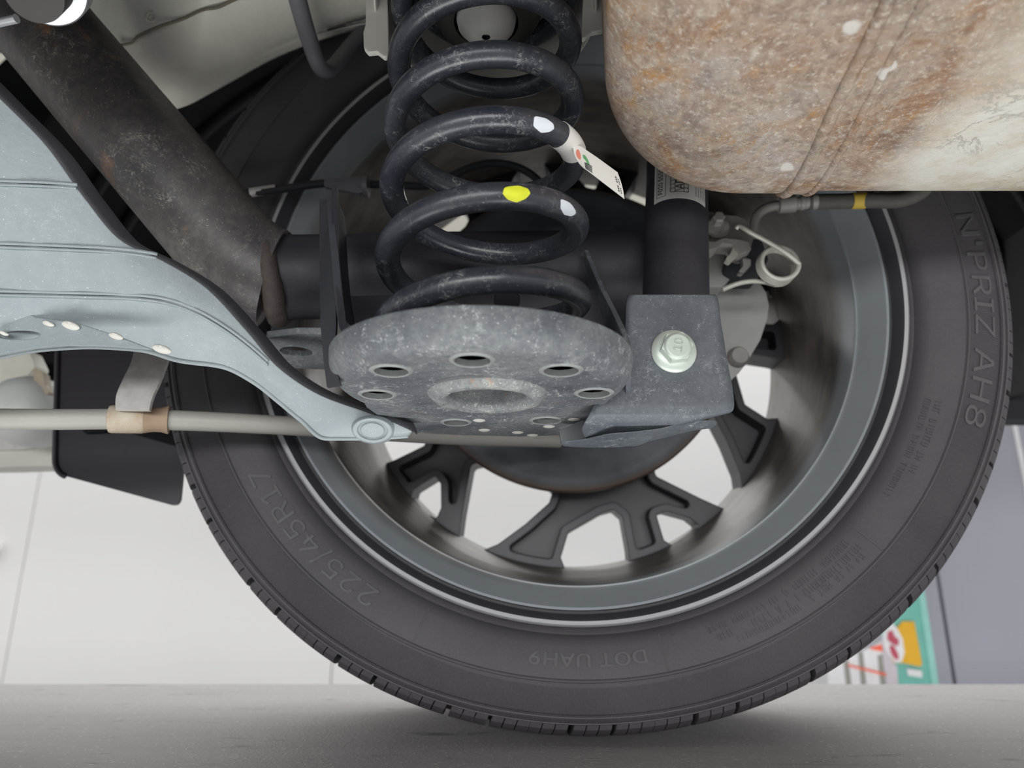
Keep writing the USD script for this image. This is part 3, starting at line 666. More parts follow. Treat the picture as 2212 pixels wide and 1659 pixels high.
# ================================================================== TRAILING ARM AND AXLE TUBE
ta = thing('trailing_arm', 'thick black arm tube with scuffed paint running down from the upper left to the axle', 'axle arm', at(600, 640, .42))
AP = pspline([at(-420, -560, .345), at(-200, -300, .358), at(-30, -90, .372), at(70, 30, .378), at(205, 190, .385), at(345, 355, .395), at(450, 480, .405), at(520, 560, .412), at(590, 600, .418)], 80)
obj('arm_tube', tube(AP, np.linspace(.0300, .0318, 80), 56), M['arm'], ta, smooth=60)
XP = pspline([at(590, 600, .418), at(700, 598, .424), at(900, 592, .43), at(1150, 588, .435), at(1480, 585, .44)], 40)
obj('axle_tube', tube(XP, .0272, 48), M['black'], ta, smooth=60)
wb0 = at(607, 598, .418); ang = np.linspace(0, 2 * np.pi, 64, endpoint=False); rw = np.random.default_rng(5)
sm_ = lambda x: np.convolve(np.r_[x[-3:], x, x[:3]], np.ones(7) / 7, 'valid')
ring_ = wb0 + np.stack([.003 * np.sin(ang * 2) + .0012 * sm_(rw.standard_normal(64)), .0262 * np.cos(ang), .0262 * np.sin(ang)], -1)
obj('weld_bead', tube(ring_, .0066 + .0007 * sm_(rw.standard_normal(64)), 16, closed=True), plain('weld_rust', (.060, .047, .040), .7, 0, .5, 160, .0008), ta, smooth=60, label='brownish rusty weld bead round the tube')
pd = [(575, 730), (640, 722), (700, 722), (702, 798), (640, 796), (590, 775)]
pz = at(640, 760, .405)[2]
padp = Polygon([atz(x, y, pz)[:2] for x, y in pd]).difference(Point(*atz(640, 760, pz)[:2]).buffer(.0095))
obj('flange_pad', extrude(padp, .004, (0, 0, pz), np.array([1., 0, 0]), np.array([0, 1., 0])), M['seat'], ta, label='grey flange with a hole under the arm')

# ================================================================== BEAM PLATE
bm = thing('beam_plate', 'large blue-grey pressed steel beam plate with ridges narrowing to a tip under the spring seat', 'beam', at(800, 930, .38))
pairs = [(-520, -160, -640, 900, .235, .30), (-260, 0, -300, 836, .262, .325), (-90, 125, -90, 792, .288, .345), (0, 213, 0, 772, .30, .35), (100, 315, 90, 756, .312, .353), (180, 425, 195, 750, .322, .357), (262, 520, 300, 756, .331, .361), (350, 563, 390, 780, .340, .365), (440, 618, 478, 792, .349, .369),
         (530, 712, 548, 826, .357, .372), (600, 793, 602, 868, .363, .374), (690, 853, 650, 908, .367, .3755), (790, 890, 705, 948, .370, .3765), (862, 918, 790, 948, .372, .377), (890, 932, 882, 943, .373, .3772)]
pr = pspline(pairs, 105)
ss = np.linspace(0, 1, 26)
def beam_pt(i, s, off=0.0):
    r = pr[i] if np.isscalar(i) else np.array([np.interp(i, np.arange(len(pr)), pr[:, k]) for k in range(6)])
    x, y, Y = r[0] + (r[2] - r[0]) * s, r[1] + (r[3] - r[1]) * s, r[4] + (r[5] - r[4]) * s
    return at(x, y, Y - .006 * math.sin(math.pi * s) * min(1, (r[3] - r[1]) / 200) - off)
BG = np.array([[beam_pt(i, s) for s in ss] for i in range(len(pr))])
obj('face', sheet(BG, .003, (0, 1, .3)), M['beam'], bm, smooth=50)
# folded edge along the top
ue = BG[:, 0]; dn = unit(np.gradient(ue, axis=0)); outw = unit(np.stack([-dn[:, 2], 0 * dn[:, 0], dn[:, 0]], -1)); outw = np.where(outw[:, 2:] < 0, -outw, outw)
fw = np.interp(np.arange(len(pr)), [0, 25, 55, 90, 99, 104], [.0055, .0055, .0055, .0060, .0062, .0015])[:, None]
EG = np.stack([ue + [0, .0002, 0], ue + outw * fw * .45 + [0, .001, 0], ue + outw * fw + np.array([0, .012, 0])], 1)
obj('folded_edge', sheet(EG, .002, (0, 1, 0)), M['beam_shaded'], bm, smooth=40, label='folded upper edge of the plate with its shade painted in')
le = BG[:, -1]; obj('lower_edge', tube(le + [0, -.0002, 0], np.interp(np.arange(len(pr)), [0, 75, 104], [.0012, .0013, .0009]), 10), M['beam'], bm)
def beam_line(pts, n=40):
    out = []
    for px, py in pspline(np.array(pts, float), n):
        best = min(((abs(project(beam_pt(i, s)) - [px, py]).sum(), i, s) for i in range(0, len(pr), 2) for s in np.linspace(0, 1, 21)))
        i, s = best[1], best[2]
        Y = beam_pt(i, s)[1]; out.append(at(px, py, Y))
    out = np.array(out); k = np.ones(7) / 7; pad = np.vstack([np.repeat(out[:1], 3, 0), out, np.repeat(out[-1:], 3, 0)])
    return np.stack([np.convolve(pad[:, j], k, 'valid') for j in range(3)], 1)
for ptsl in ([(-240, 380), (0, 390), (90, 393), (172, 399)], [(-240, 516), (0, 525), (150, 531), (260, 537), (345, 550)], [(-240, 622), (0, 628), (150, 632), (290, 636), (370, 647), (440, 676), (520, 728), (590, 790)]):
    L = beam_line(ptsl)
    obj('pressed_ridge', join(tube(L + [0, .0004, 0], .0011, 8), tube(L + [0, .0002, -.0022], .0007, 8)), M['beam'], bm, smooth=60)
lf = Polygon([at(x, y, .345)[[0, 2]] for x, y in ((-200, 590), (-80, 600), (0, 640), (45, 668), (85, 690), (170, 701), (255, 728), (338, 760), (240, 753), (150, 751), (80, 757), (0, 772), (-80, 790), (-200, 800))])
so = at(48, 728, .345); lf = lf.difference(affinity.scale(Point(so[0], so[2]).buffer(.0098), 1.15, .26))
obj('lower_flange', extrude(lf, .003, (0, .342, 0), np.array([1., 0, 0]), np.array([0, 0, 1.]), (0, 1., .2)), M['beam'], bm, label='dusty lower flange with a slot hole')
for dx, dy, rx in ((152, 703, 20), (104, 699, 13), (250, 726, 16), (349, 754, 21), (6, 636, 14), (8, 720, 10)):
    c_ = at(dx, dy, .3405 if dx < 360 else .36); k = rx / F * .36
    v, f = vf(lathe([(0, -.0012), (k * .7, -.0010), (k, -.0001), (k, .0006), (0, .0006)], c_, (0, 1., .2), (0, 0, 1.), seg=24)); v = c_ + (v - c_) * np.array([1, 1, .42]) + (v - c_)[:, :1] * np.array([0, 0, -.22])
    obj('paint_drip', (v, f), M['white_dot'], bm, smooth=60, label='cream paint drip')
bc = at(806, 929, .3735); v, f = vf(lathe([(0, -.0026), (.0062, -.0022), (.0068, -.0012), (.0076, -.0012), (.0082, -.0024), (.0104, -.0024), (.0122, .0006), (.0122, .002), (0, .002)], bc, (0, .85, .5), (0, 0, 1.), seg=48))
v = bc + (v - bc) * np.array([1, 1, .62]); obj('boss', (v, f), M['beam'], bm, smooth=40)
cg = BG[-16:, :]

# ================================================================== DAMPER, BRACKET, BOLT
db = thing('damper_bracket', 'blue-grey steel bracket plate holding the foot of the damper right of the spring seat', 'bracket', at(1400, 960, .36))
rows = [(636, 1363, 1543, .345), (641, 1358, 1549, .345), (655, 1354, 1553, .345), (700, 1352, 1558, .345), (722, 1347, 1562, .345), (734, 1330, 1564, .345), (790, 1310, 1573, .345), (840, 1296, 1583, .345), (872, 1285, 1586, .345), (886, 1278, 1584, .3455), (894, 1274, 1560, .346), (904, 1268, 1520, .348),
        (915, 1262, 1478, .351), (925, 1258, 1440, .355), (938, 1262, 1420, .361), (948, 1268, 1408, .367), (956, 1285, 1394, .373), (963, 1305, 1375, .379)]
rws = pspline(rows, 70)
DG = np.array([[at(l + (r - l) * s, y + 6 * (1 - 2 * s) * 0, Y) for s in np.linspace(0, 1, 16)] for y, l, r, Y in rws])
obj('face', sheet(DG, .0035, (0, 1, 0)), M['bracket'], db, smooth=40)
low = np.array([[at(x, y, Y) for x, y, Y in row] for row in (
    ((1213, 953, .372), (1262, 948, .365), (1330, 935, .352), (1420, 926, .352), (1500, 908, .352), (1546, 908, .352)),
    ((1214, 960, .374), (1270, 958, .371), (1330, 950, .364), (1425, 938, .360), (1500, 922, .358), (1551, 913, .356)),
    ((1218, 964, .378), (1280, 967, .378), (1340, 966, .378), (1425, 948, .374), (1500, 930, .366), (1540, 925, .362)))])
lowg = np.stack([pspline(r, 24) for r in low], 0)
obj('lower_lip', sheet(lowg, .003, (0, 1, .2)), M['bracket'], db, smooth=40)
sl = plate([(1208, 930), (1262, 905), (1275, 930), (1290, 942), (1262, 955), (1212, 957)], .381, .004)
obj('gap_back', sl, M['dark_gap'], db)

fb = thing('flange_bolt', 'pale zinc hex flange bolt stamped 10 on the damper bracket', 'bolt', at(1455, 752, .345))
bo_ = at(1455, 760, .345); BN = np.array([0, -1.0, 0])
k = .345 * 1.0 / F
obj('washer_flange', lathe([(0, 0), (.0113, 0), (.0116, .0008), (.0113, .0018), (.0085, .0040), (0, .0040)], bo_, BN, (0, 0, 1.), seg=64), M['zinc'], fb, smooth=40)
hexa = Polygon([(.0082 * math.cos(a), .0082 * math.sin(a)) for a in np.radians(np.arange(0, 360, 60) + 8)])
hm = extrude(hexa, .0072, bo_ + BN * .002, np.array([1., 0, 0]), np.array([0, 0, 1.]), BN)
obj('hex_head', join(hm, lathe([(0, .0104), (.0058, .0104), (.0066, .0098), (.0069, .0090), (0, .0085)], bo_, BN, (0, 0, 1.), seg=48)), M['zinc'], fb, smooth=25)
mt = meshkit.text_mesh('10', .0042, .0004); v = np.array(mt.vertices); v[:, :2] -= (v[:, :2].min(0) + v[:, :2].max(0)) / 2
ca, sa = math.cos(math.radians(80)), math.sin(math.radians(80))
V = bo_ + BN * (.0103 + v[:, 2:]) + (v[:, :1] * ca - v[:, 1:2] * sa) * np.array([1., 0, 0]) + (v[:, :1] * sa + v[:, 1:2] * ca) * np.array([0, 0, 1.])
f = np.array(mt.faces); f = f if trimesh.Trimesh(V, f, process=False).volume > 0 else f[:, ::-1]
obj('stamped_number', (V, f), M['zinc'], fb, smooth=False)

dm = thing('damper', 'black tubular damper with a white printed sticker behind the muffler', 'shock absorber', at(1455, 640, .385))
d0, d1 = at(1459, 700, .385), at(1463, 250, .412)
dd = unit(d1 - d0); DL = np.linalg.norm(d1 - d0); DR = .0193
obj('body_tube', lathe([(0, 0), (DR * .9, 0), (DR, .004), (DR, DL + .12), (0, DL + .12)], d0, dd, (0, -1., 0), seg=72), M['black'], dm, smooth=50)
# sticker: a slice of the same tube, slightly proud
def on_damper(px, py):
    d = at(px, py, 1.0) - CAM; o = CAM - d0; dp, op = d - dd * (d @ dd), o - dd * (o @ dd)
    A_, B_, C_ = dp @ dp, 2 * dp @ op, op @ op - DR ** 2; t0 = (-B_ - math.sqrt(max(0, B_ * B_ - 4 * A_ * C_))) / (2 * A_)
    return CAM + d * t0
e1d = unit(np.cross(dd, [0, 1., 0])); e2d = np.cross(dd, e1d)
def dcoord(p): q = p - d0; return math.atan2(q @ e2d, q @ e1d), q @ dd
def dpoint(an, h, r): return d0 + dd * np.asarray(h)[..., None] + np.asarray(r)[..., None] * (np.cos(an)[..., None] * e1d + np.sin(an)[..., None] * e2d)
sa0, sh0 = dcoord(on_damper(1414, 443)); sa1, _ = dcoord(on_damper(1522, 455)); 
if sa1 - sa0 > np.pi: sa1 -= 2 * np.pi
if sa0 - sa1 > np.pi: sa1 += 2 * np.pi
an, hh = np.meshgrid(np.linspace(sa0, sa1, 40), np.linspace(sh0, sh0 + .075, 4), indexing='ij')
obj('sticker', sheet(dpoint(an, hh, np.full(an.shape, DR + .0003)), .0002), M['sticker'], dm, smooth=60)
SWID = abs(sa1 - sa0) * DR; sgn = np.sign(sa1 - sa0)
def stick(x, y, z=0.0):   # x across the sticker from its left edge, y up from its lower edge (metres)
    return dpoint(sa0 + sgn * np.asarray(x) / DR, sh0 + np.asarray(y), np.full(np.shape(x), DR + .00055) + z)
def stick_text(txt, hgt, x0, y0, bold=False):
    m = meshkit.text_mesh(txt, hgt, .0001, bold); v = np.array(m.vertices); V = stick(x0 - v[:, 1], y0 + v[:, 0], v[:, 2]); return V, np.array(m.faces)
def stick_line(x0, y0, x1, y1, w):
    n = 8; xs, ys = np.linspace(x0, x1, n), np.linspace(y0, y1, n); nx, ny = -(y1 - y0), (x1 - x0); l = math.hypot(nx, ny); nx, ny = nx / l * w / 2, ny / l * w / 2
    return sheet(np.stack([stick(xs - nx, ys - ny), stick(xs + nx, ys + ny)], 1), .0001)
obj('print', stick_text('F020 55300', .0028, .0058, .0048, True), M['ink'], dm, smooth=False)
fr_ = []
for a_ in ((.0020, .0030, .0020, .06), (.0020, .0030, .0078, .0030), (.0078, .0030, .0078, .06)): fr_.append(stick_line(*a_, .00025))
x0, x1, y0, y1 = .0108, .0212, .0048, .0200
for q in range(5): xx = x0 + (x1 - x0) * q / 4; fr_.append(stick_line(xx, y0, xx, y1, .00032)) if q not in (2,) else None
for q in range(6): yy = y0 + (y1 - y0) * q / 5; fr_.append(stick_line(x0, yy, x0 + .0026, yy, .0003)); fr_.append(stick_line(x1 - .0026, yy, x1, yy, .0003))
fr_.append(stick_line(x0, y0, x1, y0, .0003)); fr_.append(stick_line(x0, y1, x1, y1, .0003)); fr_.append(stick_line(x0 + .0026, y0 + .0004, x1 - .0026, y0 + .0030, .0003))
obj('print', join(*fr_), M['ink'], dm, smooth=False)
obj('print', stick_text('ADPE', .0046, .0183, .0068), M['ink'], dm, smooth=False)
fp = []; r4 = random.Random(4)
for col in range(5):
    x = .0262 + col * .0019; y = .0032
    while y < .012 + .001 * col:
        l = r4.uniform(.0005, .0016); fp.append(stick_line(x, y, x, y + l, .0007)); y += l + .0005
obj('print', join(*fp), M['sign_grey'], dm, smooth=False, label='fine illegible print')

# ================================================================== MUFFLER
mf = thing('muffler', 'large rust-stained muffler box with a rounded end and a welded seam at the upper right', 'muffler', (.3, .29, .33))
MY, MZ, HY, HZ, XL, XS, XR = .262, .387, .115, .076, .0535, .1555, .62
def msec(hy, hz, n=96, p=4.5):
    a = np.linspace(0, 2 * np.pi, n, endpoint=False); c, s = np.cos(a), np.sin(a)
    k = (np.abs(c) ** p + np.abs(s) ** p) ** (-1 / p)
    return c * k * hy, s * k * hz
MSH = .12
def mring(x, iy, iz):
    y, z = msec(HY - iy, HZ - iz); return np.stack([x + MSH * (MY + y - .36), MY + y, MZ + z], -1)
def loft(rings, caps=True):
    n, m = len(rings), len(rings[0]); V = np.vstack(rings); q = []
    for i in range(n - 1):
        j = np.arange(m); q.append(np.c_[i * m + j, i * m + (j + 1) % m, (i + 1) * m + (j + 1) % m, (i + 1) * m + j])
    q = np.vstack(q); f = np.vstack([q[:, [0, 1, 2]], q[:, [0, 2, 3]]])
    if caps:
        k = len(V); V = np.vstack([V, rings[0].mean(0), rings[-1].mean(0)]); j = np.arange(m)
        f = np.vstack([f, np.c_[(j + 1) % m, j, np.full(m, k)], np.c_[(n - 1) * m + j, (n - 1) * m + (j + 1) % m, np.full(m, k + 1)]])
    if trimesh.Trimesh(V, f, process=False).volume < 0: f = f[:, ::-1]
    return V, f
RC, RCZ = .078, .034
rings = []
for tt in np.linspace(.04, 1, 22):
    x = XL + RC * (1 - math.cos(tt * math.pi / 2)); e = 1 - math.sin(tt * math.pi / 2)
    rings.append(mring(x, RC * e, RCZ * e))
for x in np.linspace(XL + RC, XS, 6)[1:]: rings.append(mring(x, 0, 0))
obj('end_cap', loft(rings), M['muffler'], mf, smooth=60)
obj('shell', loft([mring(x, .0012, .0012) for x in np.linspace(XS, XR, 30)]), M['muffler'], mf, smooth=60)
r7 = np.random.default_rng(7)
for x, rad, off in ((XS, .0030, .0004), (XS + .0125, .0020, .0003)):
    y, z = msec(HY - .0005 + off, HZ - .0005 + off, 160)
    wob = np.convolve(np.r_[r7.standard_normal(160), np.zeros(8)], np.ones(9) / 9, 'valid')[:160] * .0012
    P = np.stack([x + wob + MSH * (MY + y - .36), MY + y, MZ + z], -1); obj('weld_seam', tube(P, rad, 10, closed=True), M['muffler'], mf, smooth=60)
obj('seam_band', loft([mring(x, i_, i_) for x, i_ in ((XS, .0006), (XS + .002, -.0006), (XS + .011, -.0004), (XS + .013, .0008))], False), M['muffler'], mf, smooth=60)

# ================================================================== BRAKE PARTS RIGHT OF THE DAMPER
ds = thing('dust_shield', 'pale grey rounded brake shield plate behind the damper bracket', 'brake shield', at(1600, 720, .505))
obj('plate', plate([(1500, 540), (1560, 545), (1600, 580), (1640, 610), (1655, 632), (1661, 660), (1657, 690), (1642, 735), (1612, 785), (1596, 806), (1560, 840), (1500, 840)], .505, .004, .002), M['shield'], ds)
obj('boss', lathe([(0, -.006), (.006, -.006), (.0075, -.003), (.008, .0), (0, .0)], at(1594, 772, .504), (0, 1., 0), seg=32), M['caliper'], ds, smooth=40)
cl = thing('brake_caliper', 'grey cast brake caliper with a bolted bracket between the damper and the muffler', 'brake caliper', at(1570, 540, .46))
obj('bracket', plate([(1500, 458), (1530, 456), (1545, 460), (1560, 464), (1592, 466), (1612, 474), (1625, 490), (1626, 520), (1618, 548), (1600, 556), (1585, 526), (1560, 520), (1545, 528), (1535, 536), (1500, 540)], .456, .012, .002), M['caliper'], cl)
obj('lower_lug', plate([(1500, 518), (1545, 522), (1562, 514), (1590, 516), (1618, 522), (1624, 540), (1600, 548), (1580, 528), (1560, 526), (1548, 536), (1530, 540), (1500, 538)], .448, .016, .0015), M['caliper'], cl)
obj('lever', plate([(1586, 528), (1602, 530), (1594, 552), (1578, 566), (1566, 560), (1578, 548)], .45, .006, .0012), M['ring_steel'], cl)
obj('lever_arm', plate([(1604, 556), (1622, 560), (1622, 574), (1606, 590), (1594, 588), (1606, 574)], .456, .006, .001), M['caliper'], cl)
obj('dark_housing', plate([(1575, 540), (1640, 505), (1660, 560), (1640, 600), (1600, 600), (1566, 580)], .47, .02, .004), M['rubber'], cl)
obj('body', plate([(1490, 470), (1560, 470), (1600, 520), (1600, 580), (1560, 620), (1490, 620)], .48, .03, .004), M['shield'], cl)
bc_ = at(1545, 483, .455)
obj('bolt', join(lathe([(0, -.001), (.0088, -.001), (.0092, -.0025), (.006, -.004), (0, -.004)], bc_ + [0, 0, -.0035], (0, 1., 0), seg=40), lathe([(0, 0), (.0045, 0), (.0045, -.010), (.0035, -.011), (0, -.011)], bc_, (0, 1., 0), (0, 0, 1.), seg=6)), M['caliper'], cl, smooth=25)
rs_ = thing('return_spring', 'pale steel return spring loop of several turns on the brake lever', 'spring', at(1680, 575, .44))
RCc = at(1680, 574, .446); pts = [at(1590, 494, .436), at(1597, 487, .434), at(1606, 492, .433), at(1640, 512, .434), at(1690, 541, .436)]
th = np.linspace(math.radians(60), math.radians(60 - 360 * 4.55), 150); rr_ = .0124
cc_ = np.stack([RCc[0] + rr_ * np.cos(th) - .0012 * np.linspace(0, 1, 150), RCc[1] - .006 + .008 * np.linspace(0, 1, 150), RCc[2] + rr_ * np.sin(th) - .0010 * np.linspace(0, 1, 150)], -1)
tail = [at(1655, 610, .452), at(1620, 608, .452), at(1590, 614, .452), at(1560, 626, .452)]
PP = np.vstack([spline(np.array(pts + [cc_[6]]), 26)[:-1], cc_[6:-4], spline(np.array([cc_[-4]] + tail), 20)[1:]])
obj('wire', tube(PP, .0017, 12), M['ring_steel'], rs_, smooth=60)
bh = thing('brake_hose', 'rubber brake hose with a yellow band passing below the muffler', 'hose', at(1850, 435, .45))
HPp = pspline([at(1744, 437, .452), at(1800, 435, .452), at(1870, 433, .45), at(1935, 433, .447), at(1975, 422, .443), at(2000, 398, .44), at(2012, 350, .43), at(2015, 300, .425)], 60)
obj('hose', tube(HPp, .0055, 24), M['hose'], bh, smooth=60)
yb_ = pspline([at(1839, 434, .4508), at(1868, 433, .4505)], 4); obj('yellow_band', tube(yb_, .0058, 24), M['yellow'], bh, smooth=40, label='yellow band on the hose')
fd = unit(at(1744, 437, .452) - at(1680, 443, .455)); fs = at(1680, 443, .455)
obj('fitting', lathe([(0, 0), (.0058, .0005), (.0062, .001), (.0062, .012), (.0046, .013), (.0046, .0145), (.0054, .0155), (.0054, .018), (.0046, .0185), (.005, .020), (.005, .023), (.0058, .025), (.0054, .027), (0, .027)], fs, fd, (0, 0, 1.), seg=32), M['caliper'], bh, smooth=35)
obj('pipe', tube(spline(np.array([at(1684, 444, .455), at(1655, 450, .456), at(1635, 466, .457), at(1627, 488, .458), at(1624, 515, .46)]), 30), .0036, 16), M['caliper'], bh, smooth=60)

# ================================================================== CABLES
ac = thing('brake_cable', 'thin dark cable with a light ferrule running behind the coil spring', 'cable', at(620, 410, .47))
obj('cable', tube(spline(np.array([at(470, 425, .462), at(560, 414, .463), at(640, 404, .465), at(705, 396, .468), at(780, 398, .472), at(860, 400, .476), at(940, 398, .48), at(985, 376, .48), at(1060, 353, .48), at(1120, 362, .48), at(1165, 392, .48), at(1190, 440, .482)]), 120), .0030, 14), M['rubber'], ac, smooth=60)
obj('ferrule', tube(np.array([at(540, 416, .4628), at(596, 408, .464)]), .0034, 14), M['galv'], ac, smooth=40, label='light grey ferrule')
obj('clip', plate([(700, 385), (785, 383), (785, 412), (775, 418), (700, 402)], .462, .004, .001), M['hook'], ac)
obj('clip_band', tube(np.array([at(786, 402, .466), at(796, 402, .466)]), .0085, 20), M['hook'], ac, smooth=40)

# ================================================================== ROD, MUD FLAP, SILL
rd = thing('rod', 'long pale grey steel rod running level below the arm', 'rod', at(300, 905, .40))
RP = pspline([at(-1300, 905, .36), at(-120, 905, .395), at(100, 906, .405), at(320, 906, .42), at(660, 922, .455), at(900, 938, .485), at(1208, 950, .53)], 60)
obj('bar', tube(RP, np.linspace(.0062, .0061, 60), 28), M['rod'], rd, smooth=60)
def rod_at(px): 
    q = project(RP); i = np.argmin(abs(q[:, 0] - px)); return RP[i]
ra, rb = rod_at(238), rod_at(368); rdir = unit(rb - ra); rl = np.linalg.norm(rb - ra)
obj('sleeve', lathe([(.0062, 0), (.0080, .0005), (.0084, .002), (.0084, rl * .56), (.0078, rl * .60), (.0062, rl * .60)], ra, rdir, seg=40), M['rust_sleeve'], rd, smooth=40, label='rusty clamp sleeve')
obj('bush', lathe([(.0062, rl * .60), (.0082, rl * .60), (.0078, rl * .66), (.0074, rl * .75), (.0076, rl * .88), (.0086, rl * .98), (.0084, rl * 1.0), (.0062, rl * 1.0)], ra, rdir, seg=40), plain('brown_bush', (.33, .235, .16), .7, 0, .25, 90), rd, smooth=40, label='brown split bush')
st = [((288, 690, .43), (385, 690, .43)), ((292, 740, .424), (372, 745, .424)), ((280, 790, .416), (356, 795, .416)), ((264, 822, .411), (343, 828, .411)), ((252, 850, .407), (330, 856, .407)), ((250, 886, .404), (322, 887, .404))]
stp = np.stack([pspline([at(*a_) for a_, b_ in st], 24), pspline([at(*b_) for a_, b_ in st], 24)], 1)
obj('strap', sheet(stp, .0025, (0, 1, 0)), M['galv'], rd, smooth=40, label='galvanised strap holding the rod')

fp_ = thing('mud_flap', 'dark plastic mud flap with rounded corners in front of the tyre', 'mud flap', at(260, 1060, .58))
obj('panel', plate([(128, 700), (122, 860), (119, 960), (119, 1000), (126, 1018), (140, 1028), (250, 1058), (370, 1091), (382, 1090), (388, 1080), (396, 1000), (470, 1000), (470, 700)], .585, .004, .0035), M['flap'], fp_)
fe = pspline([at(126, 700, .584), at(122, 860, .584), at(119, 960, .584), at(119, 1000, .584), at(126, 1018, .584), at(141, 1029, .584)], 30)
obj('edge_bead', tube(fe, .0022, 10), M['flap'], fp_, smooth=60)
obj('stiffener', plate([(180, 935), (265, 930), (375, 962), (470, 990), (470, 900), (180, 900)], .578, .006, .001), M['void'], fp_)

sl_ = thing('sill', 'pale grey-green sill panel of the car at the far left', 'body panel', at(40, 1000, .66))
obj('lower_panel', plate([(-700, 900), (160, 880), (160, 1006), (60, 1008), (0, 1010), (-700, 1020)], .66, .03, .004), M['cup'], sl_)
obj('upper_ledge', plate([(-700, 760), (0, 766), (60, 752), (78, 790), (45, 830), (0, 850), (-700, 860)], .64, .02, .004), M['rail'], sl_)
obj('dirt_pad', plate([(-300, 925), (20, 922), (65, 940), (98, 955), (100, 966), (40, 972), (-300, 974)], .655, .01, .006), M['galv'], sl_, label='grey stain-like raised pad')
obj('skirt', slab(-1.9, at(125, 960, .70)[0], .69, .72, at(0, 1006, .69)[2], .62), M['void'], sl_)
cp = thing('end_cap', 'white rounded cap peeping out left of the mud flap above the rod', 'cap', at(50, 870, .60))
obj('dome', lathe([(0, -.020), (.016, -.018), (.027, -.010), (.0315, .004), (.0315, .03), (0, .03)], at(48, 885, .61), (0, 1., .1), seg=48), plain('cap_white', (.68, .70, .68), .45, 0, .05), cp, smooth=60)
obj('bracket', plate([(68, 790), (92, 805), (96, 830), (110, 850), (98, 852), (76, 830)], .60, .01, .002), M['rust_sleeve'], cp)

# ================================================================== UPPER BODY
rl_ = thing('body_rail', 'cream painted underbody rail with a seam crossing the upper left', 'body rail', at(480, 80, .43))
low_ = pspline([(176, 292), (250, 268), (330, 244), (400, 224), (450, 198), (520, 160), (600, 118), (700, 80), (780, 58), (840, 48)], 40)
top_ = pspline([(150, -140), (250, -140), (330, -140), (400, -140), (450, -140), (520, -140), (600, -140), (700, -140), (780, -140), (840, -140)], 40)
RGr = []
for (lx, ly), (tx, ty_) in zip(low_, top_):
    row = []
    for s in np.linspace(0, 1, 22):
        x, y = lx + (tx - lx) * s, ly + (ty_ - ly) * s
        Yd = .452 - .006 * (1 - math.exp(-s * 16)) - .10 * max(0, s - .03) * min(1, max(0, (x - 180) / 260))
        dent = math.exp(-((x - 268 + (y - 60) * -.35) / 22) ** 2) * (1 if y < 90 else math.exp(-((y - 90) / 30) ** 2))
        row.append(at(x, y, Yd + .004 * dent))
    RGr.append(row)
obj('panel', sheet(np.array(RGr), .004, (0, 1, .3)), M['rail'], rl_, smooth=50)
def rail_pt(x, y):
    q = project(np.array(RGr)); i = np.unravel_index(np.argmin(((q - [x, y]) ** 2).sum(-1)), q.shape[:2]); return at(x, y, np.array(RGr)[i][1])
sm = [rail_pt(x, y) for x, y in ((254, 102), (285, 97), (300, 84), (345, 62), (400, 44), (460, 22), (520, 0), (600, -30))]
obj('seam', tube(pspline(sm, 40) + [0, -.0028, -.0012], .0010, 8), plain('seam_dirt', (.20, .175, .13), .8), rl_, smooth=60, label='dirty seam line')
c_ = rail_pt(327, 37); obj('plug', lathe([(.0022, -.0006), (.0034, -.0012), (.0044, -.0004), (.0046, .0006), (.002, .0006)], c_, (0, 1., .2), seg=24), M['rail'], rl_, smooth=60)

hk = thing('hook_rod', 'grey bent steel hook rod hanging in front of the dark wheel arch', 'hook', at(705, 155, .43))
obj('rod', tube(spline(np.array([at(600, -260, .335), at(628, -60, .350), at(642, -5, .366), at(660, 60, .390), at(676, 110, .410), at(688, 140, .420), at(704, 152, .43), at(722, 142, .437), at(742, 118, .445), at(770, 84, .452), at(792, 62, .456)]), 70), np.interp(np.linspace(0, 1, 70), [0, .5, .6, 1], [.0058, .0058, .0056, .0054]), 18), M['hook'], hk, smooth=60)

cr = thing('bush_collar', 'out of focus silver collar at the upper left corner close to the camera', 'collar', at(100, 20, .30))
c_ = at(108, -42, .262); v, f = vf(lathe([(.0115, -.004), (.0165, -.004), (.0172, -.003), (.0172, .009), (.0165, .010), (.0115, .010)], c_, (.25, -.55, -.80), (0, 0, 1.), seg=64)); obj('ring', (v, f), M['silver'], cr, smooth=40)
obj('bush', lathe([(0, -.002), (.0115, -.002), (.0115, .03), (0, .03)], c_, (.25, -.55, -.80), (0, 0, 1.), seg=48), M['rubber2'], cr, smooth=40)
obj('stem', bar(c_ + np.array([-.01, .012, .012]), c_ + np.array([-.05, .03, .15]), .016, .010), M['rubber2'], cr)
obj('lug', tube(np.array([at(-60, 62, .29), at(36, 40, .285)]), .0022, 12), M['silver'], cr, smooth=40)

# wheel arch, car body around it
al = thing('wheel_arch', 'black felt wheel arch liner curving over the tyre', 'wheel arch', (WC[0], .6, .6))
th = np.linspace(math.radians(-2), math.radians(168), 90); ys = np.linspace(.52, .76, 10)
LA = np.array([[(WC[0] + .425 * math.cos(a) * 1.12, y, WC[2] + .425 * math.sin(a) * 1.02) for y in ys] for a in th])
obj('liner', sheet(LA, -.004), M['void'], al, smooth=60)
for y in (.60, .66): 
    obj('liner_rib', tube(np.array([(WC[0] + .421 * math.cos(a) * 1.12, y, WC[2] + .421 * math.sin(a) * 1.02) for a in th]), .006, 8), M['bumper'], al, smooth=60)
fa = np.linspace(math.radians(-2), math.radians(168), 80)
FO = np.array([[(WC[0] + r_ * math.cos(a) * 1.05, .765, WC[2] + r_ * math.sin(a)) for r_ in (.365, .40, .50, .80)] for a in fa])
obj('fender', sheet(FO, .003, (0, 1, 0)), M['bumper'], al, smooth=60)
